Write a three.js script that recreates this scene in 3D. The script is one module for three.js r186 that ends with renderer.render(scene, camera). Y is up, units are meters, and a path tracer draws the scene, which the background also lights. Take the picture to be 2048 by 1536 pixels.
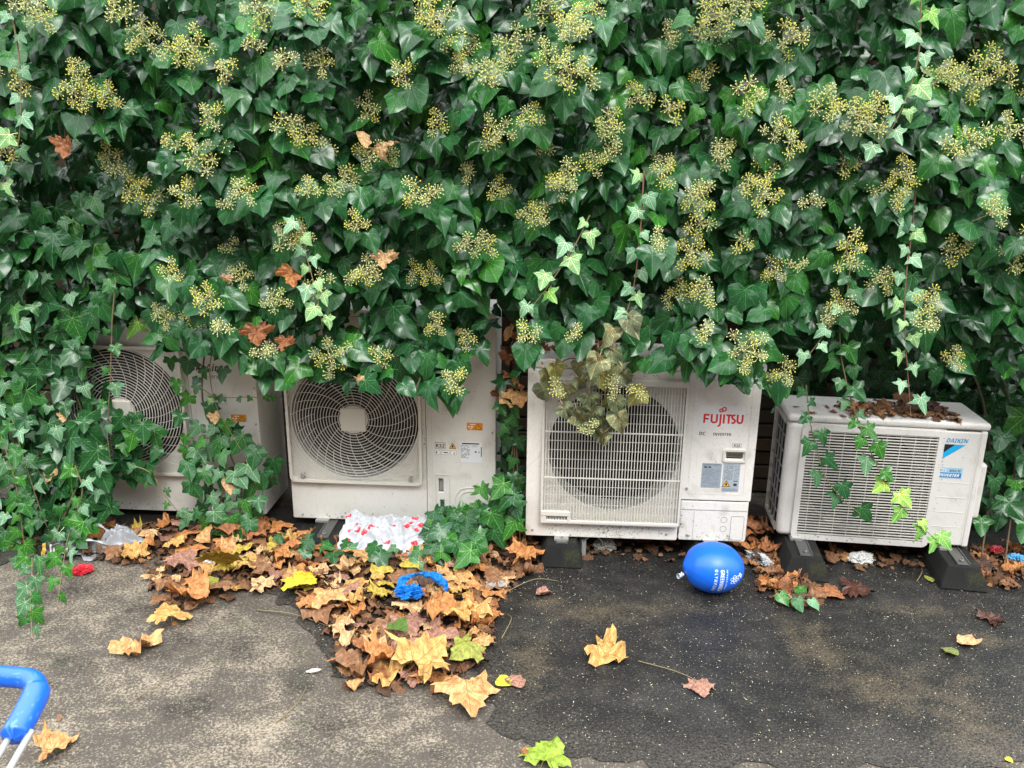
import * as THREE from 'three';
import { mergeGeometries, toCreasedNormals } from 'three/addons/utils/BufferGeometryUtils.js';
import { RoundedBoxGeometry } from 'three/addons/geometries/RoundedBoxGeometry.js';
import { createNoise2D, createNoise3D } from 'simplex-noise';

// ---------------------------------------------------------------- camera, sky, sun, exposure
const scene = new THREE.Scene();
const camera = new THREE.PerspectiveCamera(51.14, 4 / 3, 0.05, 300);
camera.position.set(0.096, 1.695, 3.136);
camera.rotation.set(-0.2838, 0.0512, 0.0111, 'YXZ');
camera.focus = 3.15;
camera.userData.fStop = 18;
camera.updateMatrixWorld(true);

const renderer = new THREE.WebGLRenderer({ antialias: true });
renderer.toneMapping = THREE.LinearToneMapping;
renderer.toneMappingExposure = 1.6;
renderer.shadowMap.enabled = true;

function mulberry(seed) {
  let s = seed | 0;
  return () => { s = (s + 0x6d2b79f5) | 0; let t = Math.imul(s ^ (s >>> 15), 1 | s); t = (t + Math.imul(t ^ (t >>> 7), 61 | t)) ^ t; return ((t ^ (t >>> 14)) >>> 0) / 4294967296; };
}
const rnd = mulberry(7), R = (a, b) => a + (b - a) * rnd(), pick = (a) => a[Math.floor(rnd() * a.length)];
const noise2 = createNoise2D(mulberry(11)), noise3 = createNoise3D(mulberry(12));
const clamp = (x, a = 0, b = 1) => Math.min(b, Math.max(a, x)), mix = (a, b, t) => a + (b - a) * t;
const smooth = (a, b, x) => { const t = clamp((x - a) / (b - a)); return t * t * (3 - 2 * t); };
const fbm = (x, y, n = 4) => { let s = 0, a = 0.5; for (let i = 0; i < n; i++) { s += a * noise2(x, y); x = x * 2.03 + 17.1; y = y * 2.03 - 9.3; a *= 0.5; } return s; };

{ // an overcast sky: brightest overhead, three times as bright as at the horizon, with faint cloud texture
  const W = 256, H = 128, d = new Float32Array(W * H * 4);
  for (let j = 0; j < H; j++) for (let i = 0; i < W; i++) {
    const el = ((j + 0.5) / H - 0.5) * Math.PI, az = (i / W) * 2 * Math.PI, s = Math.max(0, Math.sin(el));
    const cl = 1 + 0.12 * noise3(Math.cos(az) * Math.cos(el) * 2.2, s * 3, Math.sin(az) * Math.cos(el) * 2.2) + 0.06 * noise3(Math.cos(az) * Math.cos(el) * 6, s * 7, Math.sin(az) * Math.cos(el) * 6);
    const L = el < 0 ? 0.25 : 2.95 * ((1 + 2 * s) / 3) * cl, o = (j * W + i) * 4;
    d[o] = L * 0.965; d[o + 1] = L; d[o + 2] = L * 1.03; d[o + 3] = 1;
  }
  const t = new THREE.DataTexture(d, W, H, THREE.RGBAFormat, THREE.FloatType);
  t.mapping = THREE.EquirectangularReflectionMapping; t.magFilter = THREE.LinearFilter; t.minFilter = THREE.LinearFilter; t.needsUpdate = true;
  scene.background = t; scene.environment = t;
}
const sun = new THREE.DirectionalLight(new THREE.Color(1, 0.97, 0.92), 1.5);
sun.name = 'sun';
sun.position.set(1.4, 6, 3.6); sun.target.position.set(0, 0.6, 0);
sun.castShadow = true; sun.shadow.radius = 40; sun.shadow.mapSize.set(2048, 2048);
Object.assign(sun.shadow.camera, { left: -4, right: 4, top: 4, bottom: -4, near: 0.5, far: 20 });
scene.add(sun, sun.target);

// ---------------------------------------------------------------- helpers
const V = (x = 0, y = 0, z = 0) => new THREE.Vector3(x, y, z);
const C = (r, g, b) => new THREE.Color().setRGB(r, g, b);
const taken = new Map();
function numbered(name) { const n = taken.get(name) ?? 0; taken.set(name, n + 1); return n ? `${name}_${String(n).padStart(3, '0')}` : name; }
function finish(o) { o.castShadow = true; o.receiveShadow = true; return o; }
function tag(o, label, category, group, kind) { o.userData.label = label; if (category) o.userData.category = category; if (group) o.userData.group = group; if (kind) o.userData.kind = kind; return o; }
function thing(name, label, category, pos = [0, 0, 0], turn = 0, group) {
  const o = new THREE.Group(); o.name = numbered(name); o.position.set(...pos); o.rotation.y = turn; scene.add(o);
  return tag(o, label, category, group);
}
function part(name, geo, mat, parent) { const m = finish(new THREE.Mesh(Array.isArray(geo) ? merge(geo) : geo, mat)); m.name = name; parent.add(m); return m; }
function single(name, geo, mat, label, category, group) { const m = finish(new THREE.Mesh(Array.isArray(geo) ? merge(geo) : geo, mat)); m.name = numbered(name); scene.add(m); return tag(m, label, category, group); }
function structure(name, geo, mat, label) { const m = finish(new THREE.Mesh(geo, mat)); m.name = name; m.userData.kind = 'structure'; m.userData.label = label; scene.add(m); return m; }
function merge(list) {
  const l = list.map((g) => { const q = g.index ? g.toNonIndexed() : g; for (const k of Object.keys(q.attributes)) if (!['position', 'normal', 'uv'].includes(k)) q.deleteAttribute(k); return q; });
  return mergeGeometries(l);
}
const bx = (x0, x1, y0, y1, z0, z1) => new THREE.BoxGeometry(x1 - x0, y1 - y0, z1 - z0).translate((x0 + x1) / 2, (y0 + y1) / 2, (z0 + z1) / 2);
const rb = (x0, x1, y0, y1, z0, z1, r = 0.006, n = 2) => new RoundedBoxGeometry(x1 - x0, y1 - y0, z1 - z0, n, r).translate((x0 + x1) / 2, (y0 + y1) / 2, (z0 + z1) / 2);
const cyl = (r, h, x, y, z, n = 16) => new THREE.CylinderGeometry(r, r, h, n).rotateX(Math.PI / 2).translate(x, y, z);
// a bar of rectangular section (w across in its plane, dp deep along z) along points in the xy plane
function bar(pts, w, dp, z, closed = false) {
  const n = pts.length, pos = [], A = [];
  for (let i = 0; i < n; i++) {
    const p = pts[i], a = pts[closed ? (i + n - 1) % n : Math.max(0, i - 1)], b = pts[closed ? (i + 1) % n : Math.min(n - 1, i + 1)];
    let tx = b[0] - a[0], ty = b[1] - a[1]; const l = Math.hypot(tx, ty) || 1; tx /= l; ty /= l;
    const nx = -ty * w / 2, ny = tx * w / 2;
    A.push([[p[0] + nx, p[1] + ny, z + dp / 2], [p[0] - nx, p[1] - ny, z + dp / 2], [p[0] - nx, p[1] - ny, z - dp / 2], [p[0] + nx, p[1] + ny, z - dp / 2]]);
  }
  const m = closed ? n : n - 1, quad = (a, b, c, d) => pos.push(...a, ...b, ...c, ...a, ...c, ...d);
  for (let i = 0; i < m; i++) { const a = A[i], b = A[(i + 1) % n]; for (let k = 0; k < 4; k++) quad(a[k], a[(k + 1) % 4], b[(k + 1) % 4], b[k]); }
  if (!closed) { quad(A[0][3], A[0][2], A[0][1], A[0][0]); const e = A[n - 1]; quad(e[0], e[1], e[2], e[3]); }
  const g = new THREE.BufferGeometry(); g.setAttribute('position', new THREE.Float32BufferAttribute(pos, 3));
  const uv = new Float32Array(pos.length / 3 * 2); for (let i = 0; i < uv.length / 2; i++) { uv[2 * i] = pos[3 * i]; uv[2 * i + 1] = pos[3 * i + 1]; }
  g.setAttribute('uv', new THREE.BufferAttribute(uv, 2)); g.computeVertexNormals();
  return toCreasedNormals(g, 0.6);
}
function tube(pts, r, seg = 24, rad = 8) {
  const curve = new THREE.CatmullRomCurve3(pts.map((p) => V(...p)), false, 'centripetal');
  const g = new THREE.TubeGeometry(curve, seg, 1, rad), P = g.attributes.position, q = V();
  const rf = typeof r === 'function' ? r : () => r;
  for (let i = 0; i <= seg; i++) { curve.getPointAt(i / seg, q); for (let k = 0; k <= rad; k++) { const j = i * (rad + 1) + k, s = rf(i / seg); P.setXYZ(j, q.x + (P.getX(j) - q.x) * s, q.y + (P.getY(j) - q.y) * s, q.z + (P.getZ(j) - q.z) * s); } }
  g.computeVertexNormals(); return g;
}
function rectShape(x0, x1, y0, y1, r = 0) {
  const s = new THREE.Shape();
  s.moveTo(x0 + r, y0); s.lineTo(x1 - r, y0); if (r) s.absarc(x1 - r, y0 + r, r, -Math.PI / 2, 0); s.lineTo(x1, y1 - r); if (r) s.absarc(x1 - r, y1 - r, r, 0, Math.PI / 2);
  s.lineTo(x0 + r, y1); if (r) s.absarc(x0 + r, y1 - r, r, Math.PI / 2, Math.PI); s.lineTo(x0, y0 + r); if (r) s.absarc(x0 + r, y0 + r, r, Math.PI, Math.PI * 1.5);
  return s;
}
const hole = (s, h) => { s.holes.push(h); return s; };
const panel = (shape, z0, z1, bev = 0.003) => new THREE.ExtrudeGeometry(shape, { depth: z1 - z0 - 2 * bev, bevelEnabled: true, bevelThickness: bev, bevelSize: bev, bevelOffset: -bev, bevelSegments: 2, curveSegments: 40 }).translate(0, 0, z0 + bev);
const circle = (x, y, r, n = 48, a0 = 0, a1 = Math.PI * 2) => Array.from({ length: n }, (_, i) => { const a = a0 + (a1 - a0) * i / n; return [x + r * Math.cos(a), y + r * Math.sin(a)]; });
function roundRect(x0, x1, y0, y1, r, n = 4) {
  const out = [];
  for (const [cx, cy, a] of [[x1 - r, y1 - r, 0], [x0 + r, y1 - r, 1], [x0 + r, y0 + r, 2], [x1 - r, y0 + r, 3]]) for (let k = 0; k <= n; k++) { const t = (a + k / n) * Math.PI / 2; out.push([cx + r * Math.cos(t), cy + r * Math.sin(t)]); }
  return out;
}
function inPoly(p, x, y) { let c = false; for (let i = 0, j = p.length - 1; i < p.length; j = i++) if ((p[i][1] > y) !== (p[j][1] > y) && x < (p[j][0] - p[i][0]) * (y - p[i][1]) / (p[j][1] - p[i][1]) + p[i][0]) c = !c; return c; }
function scatter(poly, gap, tries = 12) { // points inside a polygon at least about gap apart
  const xs = poly.map((p) => p[0]), ys = poly.map((p) => p[1]), x0 = Math.min(...xs), x1 = Math.max(...xs), y0 = Math.min(...ys), y1 = Math.max(...ys), out = [], grid = new Map(), key = (i, j) => i * 10007 + j;
  const total = Math.ceil((x1 - x0) * (y1 - y0) / (gap * gap)) * tries;
  for (let k = 0; k < total; k++) {
    const x = R(x0, x1), y = R(y0, y1), i = Math.floor(x / gap), j = Math.floor(y / gap);
    if (!inPoly(poly, x, y)) continue;
    let ok = true;
    for (let a = -1; a <= 1 && ok; a++) for (let b = -1; b <= 1 && ok; b++) for (const q of grid.get(key(i + a, j + b)) ?? []) if ((q[0] - x) ** 2 + (q[1] - y) ** 2 < gap * gap) { ok = false; break; }
    if (!ok) continue;
    out.push([x, y]); const kk = key(i, j); if (!grid.has(kk)) grid.set(kk, []); grid.get(kk).push([x, y]);
  }
  return out;
}

// ---------------------------------------------------------------- textures and materials
const toS = (x) => Math.round(255 * (x <= 0.0031308 ? 12.92 * x : 1.055 * Math.pow(clamp(x), 1 / 2.4) - 0.055));
function dataTex(W, H, fn, srgb = true) { // fn(u, v, i, j) -> linear [r, g, b]; first row at v = 0
  const d = new Uint8Array(W * H * 4);
  for (let j = 0; j < H; j++) for (let i = 0; i < W; i++) { const c = fn(i / W, j / H, i, j), o = (j * W + i) * 4; for (let k = 0; k < 3; k++) d[o + k] = srgb ? toS(clamp(c[k])) : Math.round(255 * clamp(c[k])); d[o + 3] = 255; }
  const t = new THREE.DataTexture(d, W, H); t.magFilter = THREE.LinearFilter; t.minFilter = THREE.LinearMipmapLinearFilter; t.generateMipmaps = true; t.wrapS = t.wrapT = THREE.RepeatWrapping;
  t.colorSpace = srgb ? THREE.SRGBColorSpace : THREE.NoColorSpace; t.needsUpdate = true; return t;
}
function canvasTex(W, H, draw) { const c = document.createElement('canvas'); c.width = W; c.height = H; draw(c.getContext('2d'), W, H); const t = new THREE.CanvasTexture(c); t.colorSpace = THREE.SRGBColorSpace; t.magFilter = THREE.LinearFilter; return t; }
const std = (o) => new THREE.MeshStandardMaterial(o), phys = (o) => new THREE.MeshPhysicalMaterial(o);

// painted sheet metal, weathered: faint vertical runs, grime blotches, pepper specks (uv in metres, repeats every 1.2 m)
const grimeTex = (seed, dirt, splash = []) => { const h = mulberry(seed); const specks = new Float32Array(512 * 512);
  for (let k = 0; k < 900 * dirt; k++) { const x = Math.floor(h() * 512), y = Math.floor(h() * 512), r = h() < 0.9 ? 0 : 1; for (let a = 0; a <= r; a++) for (let b = 0; b <= r; b++) specks[((y + a) % 512) * 512 + (x + b) % 512] = 0.25 + 0.6 * h(); }
  for (let k = 0; k < 130 * dirt; k++) { let x = Math.floor(h() * 512), y = Math.floor(h() * 512); const n = 8 + h() * 60, s = 0.06 + 0.22 * h(); for (let a = 0; a < n; a++) { const q = ((y - a + 1024) % 512) * 512 + x; specks[q] = Math.max(specks[q], s * (1 - a / n)); if (h() < 0.08) x = (x + (h() < 0.5 ? 511 : 1)) % 512; } }
  for (const [x, y, sx, sy, n] of splash) for (let k = 0; k < n; k++) { const a = x + (h() + h() - 1) * sx, b = y + (h() + h() - 1) * sy, r = h() < 0.75 ? 0 : h() < 0.8 ? 1 : 2, s = 0.45 + 0.55 * h(); for (let p = 0; p <= r; p++) for (let q = 0; q <= r; q++) if (h() < 0.85) specks[((Math.floor(b / 1.2 * 512) + p + 512) % 512) * 512 + (Math.floor(a / 1.2 * 512) + q + 512) % 512] = s; }
  return dataTex(512, 512, (u, v, i, j) => {
    const w = (f, s) => { const a = u * Math.PI * 2, b = v * Math.PI * 2; return noise3(Math.cos(a) * f + s, Math.sin(a) * f + Math.cos(b) * f, Math.sin(b) * f - s); };
    const blot = smooth(0.25, 0.9, w(1.3, 3) * 0.6 + w(3.1, 8) * 0.4), fine = w(9, 20) * 0.5 + w(22, 4) * 0.5, sp = specks[j * 512 + i];
    const k = 1 - dirt * (0.15 * blot + 0.04 * fine) - sp * 0.75;
    return [0.74 * k, 0.715 * k * (1 - 0.025 * blot), 0.655 * k * (1 - 0.06 * blot)];
  }); };
const grimeA = grimeTex(5, 0.9, [[0.3, 0.01, 0.32, 0.03, 90], [0.62, 0.4, 0.02, 0.3, 40]]), grimeB = grimeTex(9, 1.5, [[0.35, 0.03, 0.33, 0.04, 260], [0.42, 0.055, 0.14, 0.02, 90], [0.36, 0.725, 0.3, 0.012, 120], [0.655, 0.1, 0.012, 0.1, 50], [0.8, 0.02, 0.14, 0.03, 60], [0.76, 0.73, 0.12, 0.02, 50]]);
grimeA.repeat.set(1 / 1.2, 1 / 1.2); grimeB.repeat.set(1 / 1.2, 1 / 1.2);
const M = {
  casing: std({ map: grimeA, color: C(1.0, 1.02, 1.03), roughness: 0.5 }), casingPink: std({ map: grimeB, color: C(1.05, 1.045, 1.05), roughness: 0.5 }), casingGrey: std({ map: grimeA, color: C(0.92, 0.93, 0.96), roughness: 0.5 }),
  plastic: std({ color: C(0.66, 0.64, 0.58), roughness: 0.5 }), cream: std({ color: C(0.68, 0.66, 0.58), roughness: 0.45 }),
  fan: std({ color: C(0.014, 0.014, 0.015), roughness: 0.6 }), coil: std({ color: C(0.012, 0.012, 0.012), roughness: 0.7 }), black: std({ color: C(0.012, 0.012, 0.012), roughness: 0.8 }),
  steel: std({ color: C(0.45, 0.46, 0.47), roughness: 0.4, metalness: 0.9 }), zinc: std({ color: C(0.42, 0.42, 0.4), roughness: 0.55, metalness: 0.6 }), chrome: std({ color: C(0.75, 0.76, 0.78), roughness: 0.18, metalness: 1 }),
  greyPlastic: std({ color: C(0.3, 0.3, 0.29), roughness: 0.6 }), stem: std({ color: C(0.13, 0.095, 0.05), roughness: 0.8 }), shootStem: std({ color: C(0.24, 0.19, 0.09), roughness: 0.7 }), shootRed: std({ color: C(0.28, 0.13, 0.09), roughness: 0.7 }),
};
// sheets: uv of flat pieces in metres
function metric(g, ox = 0, oy = 0) { const p = g.attributes.position, n = g.attributes.normal, uv = new Float32Array(p.count * 2); for (let i = 0; i < p.count; i++) { const ax = Math.abs(n.getX(i)), ay = Math.abs(n.getY(i)); uv[2 * i] = (ax > 0.7 ? p.getZ(i) : p.getX(i)) + ox; uv[2 * i + 1] = (ay > 0.7 ? p.getZ(i) : p.getY(i)) + oy; } g.setAttribute('uv', new THREE.BufferAttribute(uv, 2)); return g; }

// ---------------------------------------------------------------- survey of the place, in metres
const FLOWERS = [[-1.673,2.155,0.05],[-1.386,2.124,0.05],[-1.333,2.053,0.067],[-1.143,2.022,0.08],[-1.19,1.995,0.053],[-1.552,1.947,0.05],[-1.591,1.865,0.07],[-1.511,1.857,0.063],[-1.768,1.897,0.042],[-1.645,2.108,0.042],[-0.889,2.141,0.067],[-0.717,2.142,0.067],[-0.916,2.015,0.03],[-1.01,1.934,0.05],[-0.71,1.968,0.05],[-0.797,1.968,0.027],[-1.094,1.793,0.053],[-1.276,1.699,0.037],[-1.141,1.683,0.058],[-1.593,1.661,0.042],[-1.572,1.613,0.033],[-1.491,1.522,0.058],[-1.248,1.525,0.042],[-1.065,1.51,0.033],[-0.978,1.555,0.043],[-0.827,1.771,0.043],[-0.772,1.734,0.042],[-0.721,1.701,0.03],[-0.769,1.549,0.042],[-0.871,1.388,0.042],[-0.811,1.403,0.047],[-0.576,1.831,0.05],[-0.565,1.664,0.05],[-0.502,1.673,0.03],[-0.658,1.603,0.033],[-0.678,1.564,0.04],[-0.433,1.938,0.05],[-0.318,2.127,0.07],[-0.327,2.077,0.033],[-0.243,2.026,0.042],[-0.23,1.958,0.04],[-0.2,2.042,0.033],[-0.056,2.043,0.043],[-0.107,1.964,0.053],[-0.132,1.927,0.03],[0.059,2.14,0.06],[0.127,2.098,0.05],[0.192,2.136,0.043],[0.145,2.054,0.04],[0.046,2.001,0.043],[0.132,1.941,0.06],[0.192,1.926,0.03],[-0.002,1.811,0.05],[-0.105,1.761,0.053],[-0.131,1.724,0.03],[0.044,1.696,0.033],[-0.315,1.784,0.045],[-0.39,1.554,0.05],[-0.35,1.534,0.033],[-0.228,1.608,0.037],[-0.122,1.566,0.043],[0.142,1.612,0.042],[0.104,1.574,0.04],[0.265,1.797,0.043],[0.271,1.74,0.033],[0.227,1.664,0.042],[0.27,1.681,0.033],[0.372,1.863,0.043],[0.468,2.083,0.033],[0.476,1.831,0.043],[0.469,1.667,0.033],[0.459,1.613,0.043],[0.45,1.409,0.033],[0.004,1.455,0.042],[0.057,1.473,0.037],[-0.175,1.355,0.053],[-0.23,1.363,0.037],[-0.611,1.437,0.042],[-0.396,1.236,0.063],[-0.581,1.266,0.05],[-0.634,1.242,0.033],[-0.77,1.206,0.043],[-0.836,1.352,0.027],[-1.156,1.329,0.033],[-1.181,1.161,0.057],[-1.315,1.252,0.042],[-1.1,1.219,0.043],[-0.944,1.147,0.043],[-1.475,1.04,0.05],[-1.293,1.063,0.05],[-1.125,1.047,0.033],[-0.997,0.953,0.027],[-0.758,0.91,0.077],[-0.555,0.94,0.047],[-0.344,1.046,0.043],[-0.232,0.987,0.047],[-0.28,0.849,0.043],[0.011,1.05,0.05],[0.178,1.054,0.037],[0.604,2.129,0.075],[0.576,2.068,0.042],[0.624,2.084,0.042],[0.721,2.099,0.043],[0.683,2.16,0.043],[0.772,2.069,0.033],[0.856,2.054,0.053],[0.864,2.008,0.033],[0.602,1.944,0.053],[0.723,1.889,0.05],[0.839,1.898,0.033],[0.975,1.867,0.05],[0.997,1.82,0.033],[1.08,1.82,0.043],[1.131,1.837,0.05],[1.119,1.772,0.043],[0.818,1.769,0.043],[0.874,1.721,0.043],[0.671,1.719,0.033],[0.658,1.669,0.033],[0.832,1.638,0.05],[0.806,1.553,0.06],[0.751,1.586,0.033],[0.602,1.499,0.06],[0.597,1.567,0.037],[0.962,1.538,0.033],[1.084,1.657,0.045],[1.273,1.626,0.07],[1.213,1.575,0.037],[1.269,1.539,0.037],[1.373,1.949,0.053],[1.422,1.964,0.043],[1.542,1.996,0.07],[1.489,1.934,0.043],[1.586,1.95,0.033],[1.488,1.743,0.053],[1.613,1.777,0.045],[1.378,1.71,0.033],[0.578,1.358,0.07],[0.751,1.397,0.043],[0.901,1.293,0.043],[0.952,1.308,0.033],[1.137,1.368,0.06],[1.273,1.264,0.043],[1.422,1.195,0.06],[1.412,1.122,0.033],[1.498,1.374,0.043],[1.691,1.343,0.05],[0.571,1.196,0.045],[0.627,1.215,0.033],[0.662,1.18,0.037],[0.52,1.158,0.027],[0.635,1.068,0.033],[0.785,1.015,0.07],[0.977,0.905,0.045],[1.144,1.171,0.045],[1.096,1.13,0.027],[1.602,0.95,0.053],[1.56,1.513,0.043],[1.69,1.463,0.04],[-1.972,1.978,0.05],[-1.991,1.674,0.042],[1.719,1.904,0.05],[1.798,1.583,0.05],[-1.927,2.123,0.05],[0.303,2.234,0.05],[-0.274,2.264,0.058],[-1.12,2.249,0.05],[1.026,2.249,0.05],[1.5,2.235,0.05],[-0.777,2.279,0.05],[0.705,2.264,0.05],[0.056,2.264,0.05]];
const FRINGE = [[-2.481,1.051],[-1.936,1.141],[-1.689,0.907],[-1.615,0.848],[-1.492,0.861],[-1.328,0.885],[-1.185,0.909],[-1.052,0.821],[-0.977,0.761],[-0.893,0.805],[-0.736,0.768],[-0.576,0.793],[-0.438,0.745],[-0.26,0.781],[-0.182,0.944],[-0.106,1.063],[-0.01,1.026],[0.125,0.951],[0.375,0.908],[0.528,0.882],[0.737,0.868],[0.856,0.811],[0.964,0.854],[1.033,0.915],[1.167,1.034],[1.3,1.132],[1.496,1.023],[1.575,0.986],[1.696,0.912],[1.837,0.838],[2.255,0.751]];
const HOLLOWS = [[-1.774,1.622,0.143],[-1.915,1.473,0.107],[-1.595,1.364,0.134],[-1.163,1.371,0.098],[1.679,1.471,0.08],[1.255,1.055,0.125],[1.478,2.047,0.062],[-0.946,1.431,0.045],[-1.306,1.312,0.089],[-0.716,1.031,0.054],[-0.458,1.096,0.045],[0.12,1.166,0.089],[-0.109,1.123,0.071],[-0.368,1.761,0.045],[-1.94,1.675,0.071],[-1.476,1.203,0.071],[1.13,1.014,0.071],[1.561,0.985,0.071]];
const LEFT = [[-2.883,1.43],[-1.899,1.404],[-1.765,1.246],[-1.778,0.997],[-1.922,0.821],[-1.903,0.644],[-1.851,0.463],[-1.787,0.348],[-1.824,0.155],[-1.929,0.054],[-2.123,-0.079],[-2.465,-0.143],[-3.286,-0.255]];
const BUSH = [[-1.46,0.449],[-1.33,0.523],[-1.268,0.455],[-1.141,0.365],[-1.118,0.209],[-1.203,0.145],[-1.213,0.021],[-1.379,-0.023],[-1.488,0.061],[-1.519,0.208]];
const VEIL = [[-1.555,0.854],[-1.41,0.879],[-1.257,0.883],[-1.241,0.817],[-1.41,0.656],[-1.379,0.518],[-1.42,0.328],[-1.534,0.324],[-1.574,0.489],[-1.542,0.675]];
const LOW = [[-1.884,0.507],[-1.71,0.535],[-1.655,0.431],[-1.67,0.3],[-1.793,0.235],[-1.93,0.255]];
const STRIP = [[-0.112,0.756],[-0.036,0.865],[-0.013,0.096],[-0.092,0.117],[-0.115,0.352]];
const RIGHT = [[1.901,0.604],[2.33,0.703],[2.442,0.169],[2.096,0.137],[1.992,0.199],[1.948,0.15],[1.96,0.382]];
const FOOT = [[-0.196,0.295],[-0.111,0.321],[-0.036,0.266],[-0.024,0.149],[-0.11,0.087],[-0.175,0.167]];
const PATCH = [[-0.403,-0.223],[-0.153,-0.294],[-0.147,-0.071],[-0.174,0.13],[-0.236,0.236],[-0.396,0.125],[-0.408,-0.099]];
const CREEP = [[-1.074,0.021],[-0.577,0.074],[-0.393,0.146],[-0.398,0.248],[-0.716,0.211],[-1.024,0.171]];
const DRIFT = [[-1.956,-0.106],[-1.155,-0.218],[0.013,-0.255],[0.066,0.07],[-0.067,0.32],[-0.091,0.531],[-0.112,0.718],[-0.213,0.889],[-0.372,0.925],[-0.534,0.936],[-0.608,0.781],[-0.7,0.574],[-0.945,0.346],[-1.211,0.439],[-1.286,0.616],[-1.42,0.417],[-1.594,0.192],[-1.847,0.168]];
const NECK = [[-1.13,0.115],[-0.109,-0.005],[-0.084,0.358],[-0.127,0.747],[-0.277,0.906],[-0.564,0.887],[-0.691,0.606],[-0.874,0.378]];
const HEARTH = [[1.028,-0.281],[1.154,-0.241],[1.112,0.077],[1.209,0.228],[1.077,0.346],[0.959,0.283],[0.964,0.004]];
const NOOK = [[1.937,-0.157],[2.668,-0.404],[2.322,0.147],[2.037,0.168],[1.874,0.102]];
const ASPHALT = [[0.334,1.223],[0.059,1.138],[-0.059,1.059],[-0.11,0.932],[-0.158,0.778],[-0.539,0.916],[-0.624,0.851],[-0.685,0.758],[-0.831,0.517],[-0.94,0.42],[-1.057,0.315],[-1.637,0.063],[-2.041,0.138],[-2.647,0.469],[-3.301,-0.272],[3.143,-0.772],[2.143,1.103]];
const HERO = [[-0.146,0.972,0.149],[-0.303,0.842,0.164],[-0.448,0.839,0.113],[-0.174,0.793,0.098],[-0.073,0.887,0.07],[0.003,0.861,0.08],[-0.239,0.688,0.082],[-0.2,0.555,0.146],[-0.295,0.546,0.129],[-0.426,0.644,0.08],[-0.732,0.493,0.11],[-0.864,0.377,0.114],[0.315,0.694,0.133],[0.608,0.858,0.07],[1.615,0.522,0.086],[1.527,0.598,0.068],[-1.324,0.782,0.114],[-1.391,1.127,0.043],[-1.323,1.262,0.099],[0.112,1.206,0.105],[0.046,1.187,0.038],[0.004,0.096,0.129],[0.081,0.302,0.077],[-1.195,0.306,0.141],[-1.241,-0.037,0.166],[-1.255,0.496,0.143],[1.456,1.117,0.024],[1.077,0.168,0.094],[1.081,0.263,0.082],[1.336,0.2,0.111],[1.229,0.226,0.092],[1.685,0.076,0.046],[1.782,0.365,0.08],[-0.469,0.193,0.092],[-0.69,0.147,0.107],[-1.226,0.403,0.092]];
const SHOOTS = {"S_LEFTEDGE":[[-1.757,2.13,0.28],[-1.753,1.989,0.28],[-1.767,1.86,0.28],[-1.812,1.676,0.28],[-1.909,1.528,0.28]],"S_PALE":[[-0.821,1.446,0.26],[-0.799,1.304,0.26],[-0.775,1.194,0.26],[-0.758,1.064,0.26]],"S_FORK":[[0.216,1.477,0.24],[0.167,1.371,0.24],[0.09,1.245,0.24],[0.007,1.129,0.24]],"S_WILT":[[0.397,1.633,0.24],[0.395,1.41,0.24],[0.381,1.214,0.24],[0.338,1.056,0.24],[0.28,0.912,0.24]],"S_TOPRIGHT":[[1.225,2.191,0.3],[1.245,2.016,0.3],[1.235,1.911,0.3],[1.201,1.795,0.3],[1.144,1.679,0.3]],"S_PLUMB":[[1.334,1.577,0.22],[1.342,1.406,0.22],[1.345,1.266,0.22],[1.368,1.084,0.22],[1.403,0.916,0.22],[1.437,0.758,0.22]],"S_LONG":[[1.165,1.243,0.1],[1.188,0.996,0.1],[1.227,0.858,0.1],[1.283,0.718,0.1],[1.361,0.564,0.1],[1.462,0.397,0.1],[1.572,0.28,0.1],[1.691,0.178,0.1]],"S_SHORT":[[1.092,0.823,0.06],[1.117,0.7,0.06],[1.165,0.553,0.06],[1.221,0.425,0.06],[1.325,0.314,0.06],[1.373,0.28,0.06]],"S_STEM":[[-1.67,1.174,0.0],[-1.707,1.009,0.0],[-1.749,0.752,0.0],[-1.792,0.529,0.0],[-1.798,0.368,0.0]],"S_A":[[-2.169,0.58,0.05],[-2.14,0.354,0.05],[-2.107,0.144,0.05],[-2.073,0.0,0.05]],"S_B":[[-1.893,0.405,0.1],[-1.877,0.292,0.1],[-1.96,0.102,0.1],[-2.041,-0.069,0.1],[-2.114,-0.245,0.1]],"S_C":[[-2.178,0.538,0.12],[-2.152,0.337,0.12],[-2.157,0.105,0.12],[-2.17,-0.063,0.12],[-2.175,-0.236,0.12],[-2.19,-0.414,0.12]],"S_SIDE":[[-1.439,0.7,-0.13],[-1.366,0.652,-0.13],[-1.211,0.652,-0.13],[-1.074,0.651,-0.13]],"S_TENDRIL":[[-1.336,0.888,-0.1],[-1.364,0.778,-0.1],[-1.352,0.621,-0.1],[-1.282,0.462,-0.1],[-1.225,0.346,-0.1]],"S_D":[[-1.759,0.329,-0.1],[-1.684,0.295,-0.1],[-1.627,0.188,-0.1],[-1.548,0.068,-0.1],[-1.488,-0.03,-0.1]],"S_RIGHTIVY":[[1.153,1.295,0.2],[1.149,1.186,0.2],[1.078,1.036,0.2],[1.032,0.959,0.2]]};
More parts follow.
